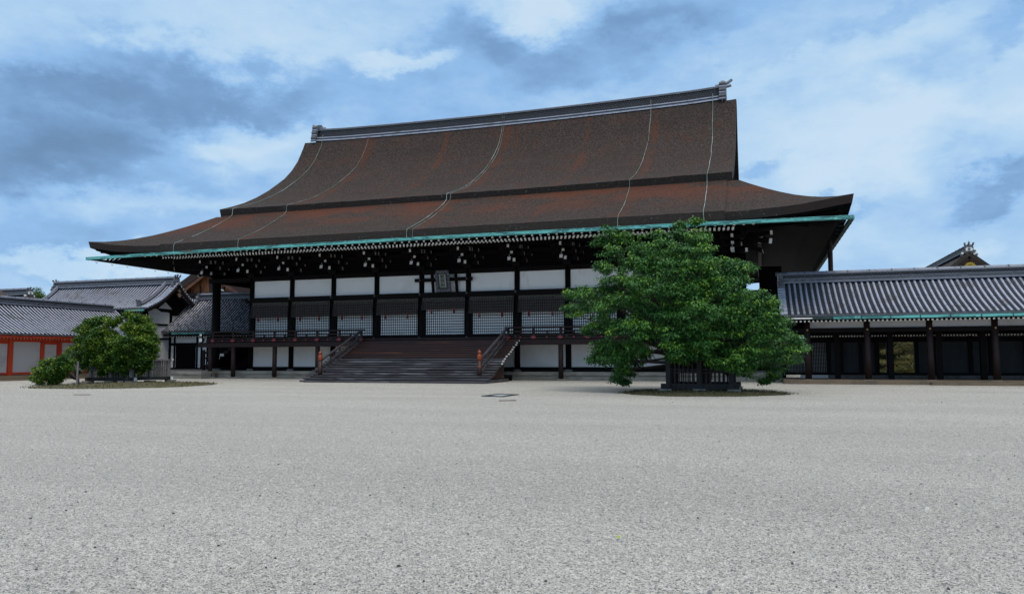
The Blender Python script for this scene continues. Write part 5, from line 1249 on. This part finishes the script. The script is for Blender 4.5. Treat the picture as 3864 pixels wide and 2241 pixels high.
# wooden fences round both trees
def fence(name, x0, x1, y0, y1, top, m, m2, label, seed, ends=False):
    rr = random.Random(seed); rt_ = empty(name, ((x0+x1)/2, (y0+y1)/2, 0), label, 'fence', 'wooden fences round the two courtyard trees')
    mb = MB()
    for y in (y0, y1): mb.box(x0-.28, x1+.28, y-.10, y+.10, .16, .36, 0, left=1 if ends else None, right=1 if ends else None)
    for x in (x0, x1): mb.box(x-.09, x+.09, y0-.32, y1+.32, .20, .345, 0, front=None)
    P(mb, 'ground_beam', [m2, WPAINT], rt_)
    mb = MB()
    for y in (y0, y1): mb.box(x0-.30, x1+.30, y-.075, y+.075, top-.06, top, 0, left=1 if ends else None, right=1 if ends else None)
    for x in (x0, x1): mb.box(x-.07, x+.07, y0-.28, y1+.28, top-.085, top-.02, 0)
    P(mb, 'top_rail', [m, WPAINT], rt_)
    for (x, y) in [(x0,y0),(x1,y0),(x0,y1),(x1,y1),((x0+x1)/2,y0),((x0+x1)/2,y1),(x0,(y0+y1)/2),(x1,(y0+y1)/2)]:
        mb = MB(); mb.box(x-.085, x+.085, y-.085, y+.085, .30, top-.05); P(mb, 'post', m, rt_)
    for (x, y) in [(x0-.1,y0-.1),(x1+.1,y0-.1),(x0-.1,y1+.1),(x1+.1,y1+.1),((x0+x1)/2,y0),(x1,(y0+y1)/2)]:
        mb = MB(); mb.box(x-.24, x+.24, y-.2, y+.2, -.04, .17); P(mb, 'footing_stone', STONE, rt_)
    slats = []
    for y in (y0, y1):
        n = int((x1-x0)/.165)
        slats += [(x0+(x1-x0)*(k+.5)/n, y) for k in range(n)]
    for x in (x0, x1):
        n = int((y1-y0)/.165)
        slats += [(x, y0+(y1-y0)*(k+.5)/n) for k in range(n)]
    s0 = None
    for (x, y) in slats:
        if s0 is None: mb = MB(); mb.box(-.025,.025,-.02,.02,.345,top-.07); s0 = mb.build('slat', m, rt_); s0.location = (x-rt_.location.x, y-rt_.location.y, 0)
        else: dup(s0, rt_, (x-rt_.location.x, y-rt_.location.y, 0))
    mb = MB()
    for z in (.78, .90):
        for y in (y0, y1): mb.box(x0, x1, y-.035, y-.018, z-.02, z+.02)
        for x in (x0, x1): mb.box(x+.018, x+.035, y0, y1, z-.02, z+.02)
    P(mb, 'middle_rail', m, rt_)
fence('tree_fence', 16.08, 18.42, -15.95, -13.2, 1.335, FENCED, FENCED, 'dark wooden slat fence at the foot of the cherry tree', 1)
fence('tree_fence', -15.75, -12.95, -12.75, -10.05, 1.34, FENCEW, FENCED, 'grey wooden slat fence with white rail ends around the citrus tree', 2, True)

# tree top far behind on the left, garden beyond the right gallery
bt = empty('background_tree', (-62, 34, 0), 'tip of a dark evergreen tree beyond the roofs on the left', 'tree')
p = unproject(142, 1112, 34); cl = [(p, (1.0,1.0,.9)), (p+Vector((-.8,0,-.7)), (1.2,1.2,1)), (p+Vector((.9,0,-.8)), (1.2,1.2,1)), (p+Vector((0,1,-2)), (1.8,1.8,1.6)), (p+Vector((0,1,-4)), (2.2,2.2,2))]
foliage('crown', cl, 14, .20, .09, 'up', CITRUSL, bt, 51, per=5); limbs('trunk', (p.x, 35, 0), [c for c, r in cl], .3, BARKT, bt, 8, 3.0)
GT = [(29.3,13,(1.9,1.4,.55),1.0,.10,'layered olive garden shrub with brown tips framed by the gallery doorway'),(31.5,16,(2.2,1.6,.6),2.1,.3,'tall yellow-green garden pine seen through the gallery doorway'),(28.6,9.5,(1.3,1.0,.35),.55,.05,'low clipped grey-green bush just beyond the gallery doorway')]
for i, (x, y, r, z, yg, lab) in enumerate(GT):
    g_ = empty('garden_shrub', (x, y, 0), lab, 'shrub', 'garden plants seen through the gallery doorway'); cl = []
    rr = random.Random(60+i)
    for k in range(6): cl.append((Vector((x+rr.uniform(-1.2,1.2), y+rr.uniform(-.8,.8), z*.4+k*z*.36)), (r[0]*rr.uniform(.6,1), r[1], r[2]*.7)))
    foliage('crown', cl, 12, .11, .05, 'up', GARDENL, g_, 61+i, per=6, young=.1+yg); limbs('trunk', (x, y, 0), [c for c, _ in cl], .10, BARKT, g_, 9+i, .3)
hd = empty('garden_hedge', (31, 21, 0), 'tall dark hedge closing the garden behind the gallery doorway', 'hedge'); cl = []
rr = random.Random(77)
for k in range(34): cl.append((Vector((24+16*rr.random(), 21+rr.uniform(-.6,.6), rr.uniform(.4,4.8))), (1.3,.9,.9)))
foliage('crown', cl, 9, .16, .08, 'up', HEDGEL, hd, 71, per=5, young=.05)
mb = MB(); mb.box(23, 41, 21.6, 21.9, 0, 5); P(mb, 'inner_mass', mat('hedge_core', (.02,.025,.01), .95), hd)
rr = random.Random(5)
for i, (x, y, s, lab) in enumerate(((29.8,7.5,.42,'grey garden rock lying left of the low clipped bush'),(28.3,6.8,.30,'small pale garden rock nearest the gallery doorway'))):
    mb = MB(); mb.lathe((x,y,0), [(s*1.1,-.05),(s*1.15,s*.35),(s*.8,s*.8),(s*.3,s)], 9); mb.v = [(a+rr.uniform(-.05,.05), b_+rr.uniform(-.05,.05), c+rr.uniform(-.04,.04)) for a, b_, c in mb.v]
    T(mb, 'garden_rock', STONE, lab, 'rock')

# ================================================================== small things on the gravel
mb = MB(); c4 = [(9.95,-20.15),(10.86,-20.45),(10.93,-18.75),(10.02,-18.60)]
def frame_quad(mb, c4, w_, z0, z1, m=0):
    cx_ = sum(a for a, b_ in c4)/4; cy_ = sum(b_ for a, b_ in c4)/4
    inn = [(cx_+(a-cx_)*(1-w_), cy_+(b_-cy_)*(1-w_)) for a, b_ in c4]
    for k in range(4):
        a, b_, c, d = c4[k], c4[(k+1)%4], inn[(k+1)%4], inn[k]
        mb.add([(*a,z0),(*b_,z0),(*c,z0),(*d,z0),(*a,z1),(*b_,z1),(*c,z1),(*d,z1)], [(0,3,2,1),(4,5,6,7),(0,1,5,4),(2,3,7,6),(1,2,6,5),(3,0,4,7)], m)
    return inn
inn = frame_quad(mb, c4, .30, -.01, .025)
hf = empty('ground_hatch', (10.44,-19.5,0), 'square steel hatch frame set flush in the white gravel before the stairs', 'hatch')
P(mb, 'frame', mat('blue_grey_steel', (.025,.042,.055), .4, metallic=.4), hf)
mb = MB(); mb.add([(*q,.006) for q in inn], [(0,1,2,3)]); P(mb, 'gravel_tray', mat('pale_hatch_fill', (.42,.47,.48), .8, [((20,20,20),3,(.26,.30,.31),.45,.6)]), hf)
mb = MB(); mb.beam((11.50,-22.75,.005),(11.98,-22.45,.005),.10,.03); T(mb, 'drain_strip', STRAP, 'short rusty strip in the gravel just in front of the steel hatch', 'strip', 'metal strips in the gravel')
mb = MB(); mb.beam((-5.62,-23.05,.005),(-5.03,-22.88,.005),.09,.03); T(mb, 'drain_strip', STRAP, 'short brown strip in the gravel in front of the citrus tree, far left', 'strip', 'metal strips in the gravel')
mb = MB(); rr = random.Random(2)
mb.add([(18.40,-40.12,.02),(18.425,-40.10,.03),(18.43,-40.07,.02),(18.405,-40.09,.035)], [(0,1,2,3)]); mb.add([(18.41,-40.11,.02),(18.39,-40.085,.03),(18.40,-40.065,.035),(18.415,-40.085,.025)], [(0,1,2,3)])
T(mb, 'fallen_leaf', mat('lime_leaf', (.30,.42,.02), .6), 'single bright green leaf fallen on the foreground gravel', 'leaf')

# loose stones lying on top of the raked gravel close to the viewer
mb = MB(); rr = random.Random(12)
for _ in range(5200):
    u = rr.uniform(-.62,.62); dist = 3.6+22*rr.random()**2.0
    d = Vector((fw.x, fw.y, 0)).normalized(); s_ = Vector((d.y, -d.x, 0)); p = Vector((CAM[0], CAM[1], 0))+d*dist+s_*u*dist*1.15
    a = rr.uniform(.006,.013)*(1.5 if rr.random() < .05 else 1); t = rr.uniform(0,math.pi); e1 = Vector((math.cos(t), math.sin(t), 0))*a*rr.uniform(.9,1.5); e2 = Vector((-math.sin(t), math.cos(t), 0))*a; h = a*rr.uniform(.7,1.2)
    z0 = -.003
    mb.add([p+e1+Vector((0,0,z0)), p+e2+Vector((0,0,z0)), p-e1+Vector((0,0,z0)), p-e2+Vector((0,0,z0)), p+e1*.55+e2*.1+Vector((0,0,h)), p+e2*.6+Vector((0,0,h*.9)), p-e1*.5+Vector((0,0,h*1.05)), p-e2*.55+Vector((0,0,h*.9))],
           [(0,1,5,4),(1,2,6,5),(2,3,7,6),(3,0,4,7),(4,5,6,7)], rr.choices((0,1,2),(.62,.34,.04))[0])
o = mb.build('loose_pebbles', [mat('pale_pebble', (.62,.60,.55), .8), mat('grey_pebble', (.27,.265,.255), .8), mat('dark_pebble', (.07,.068,.066), .8)])
tag(o, 'loose white and grey pebbles scattered over the foreground gravel', None, None, 'stuff')
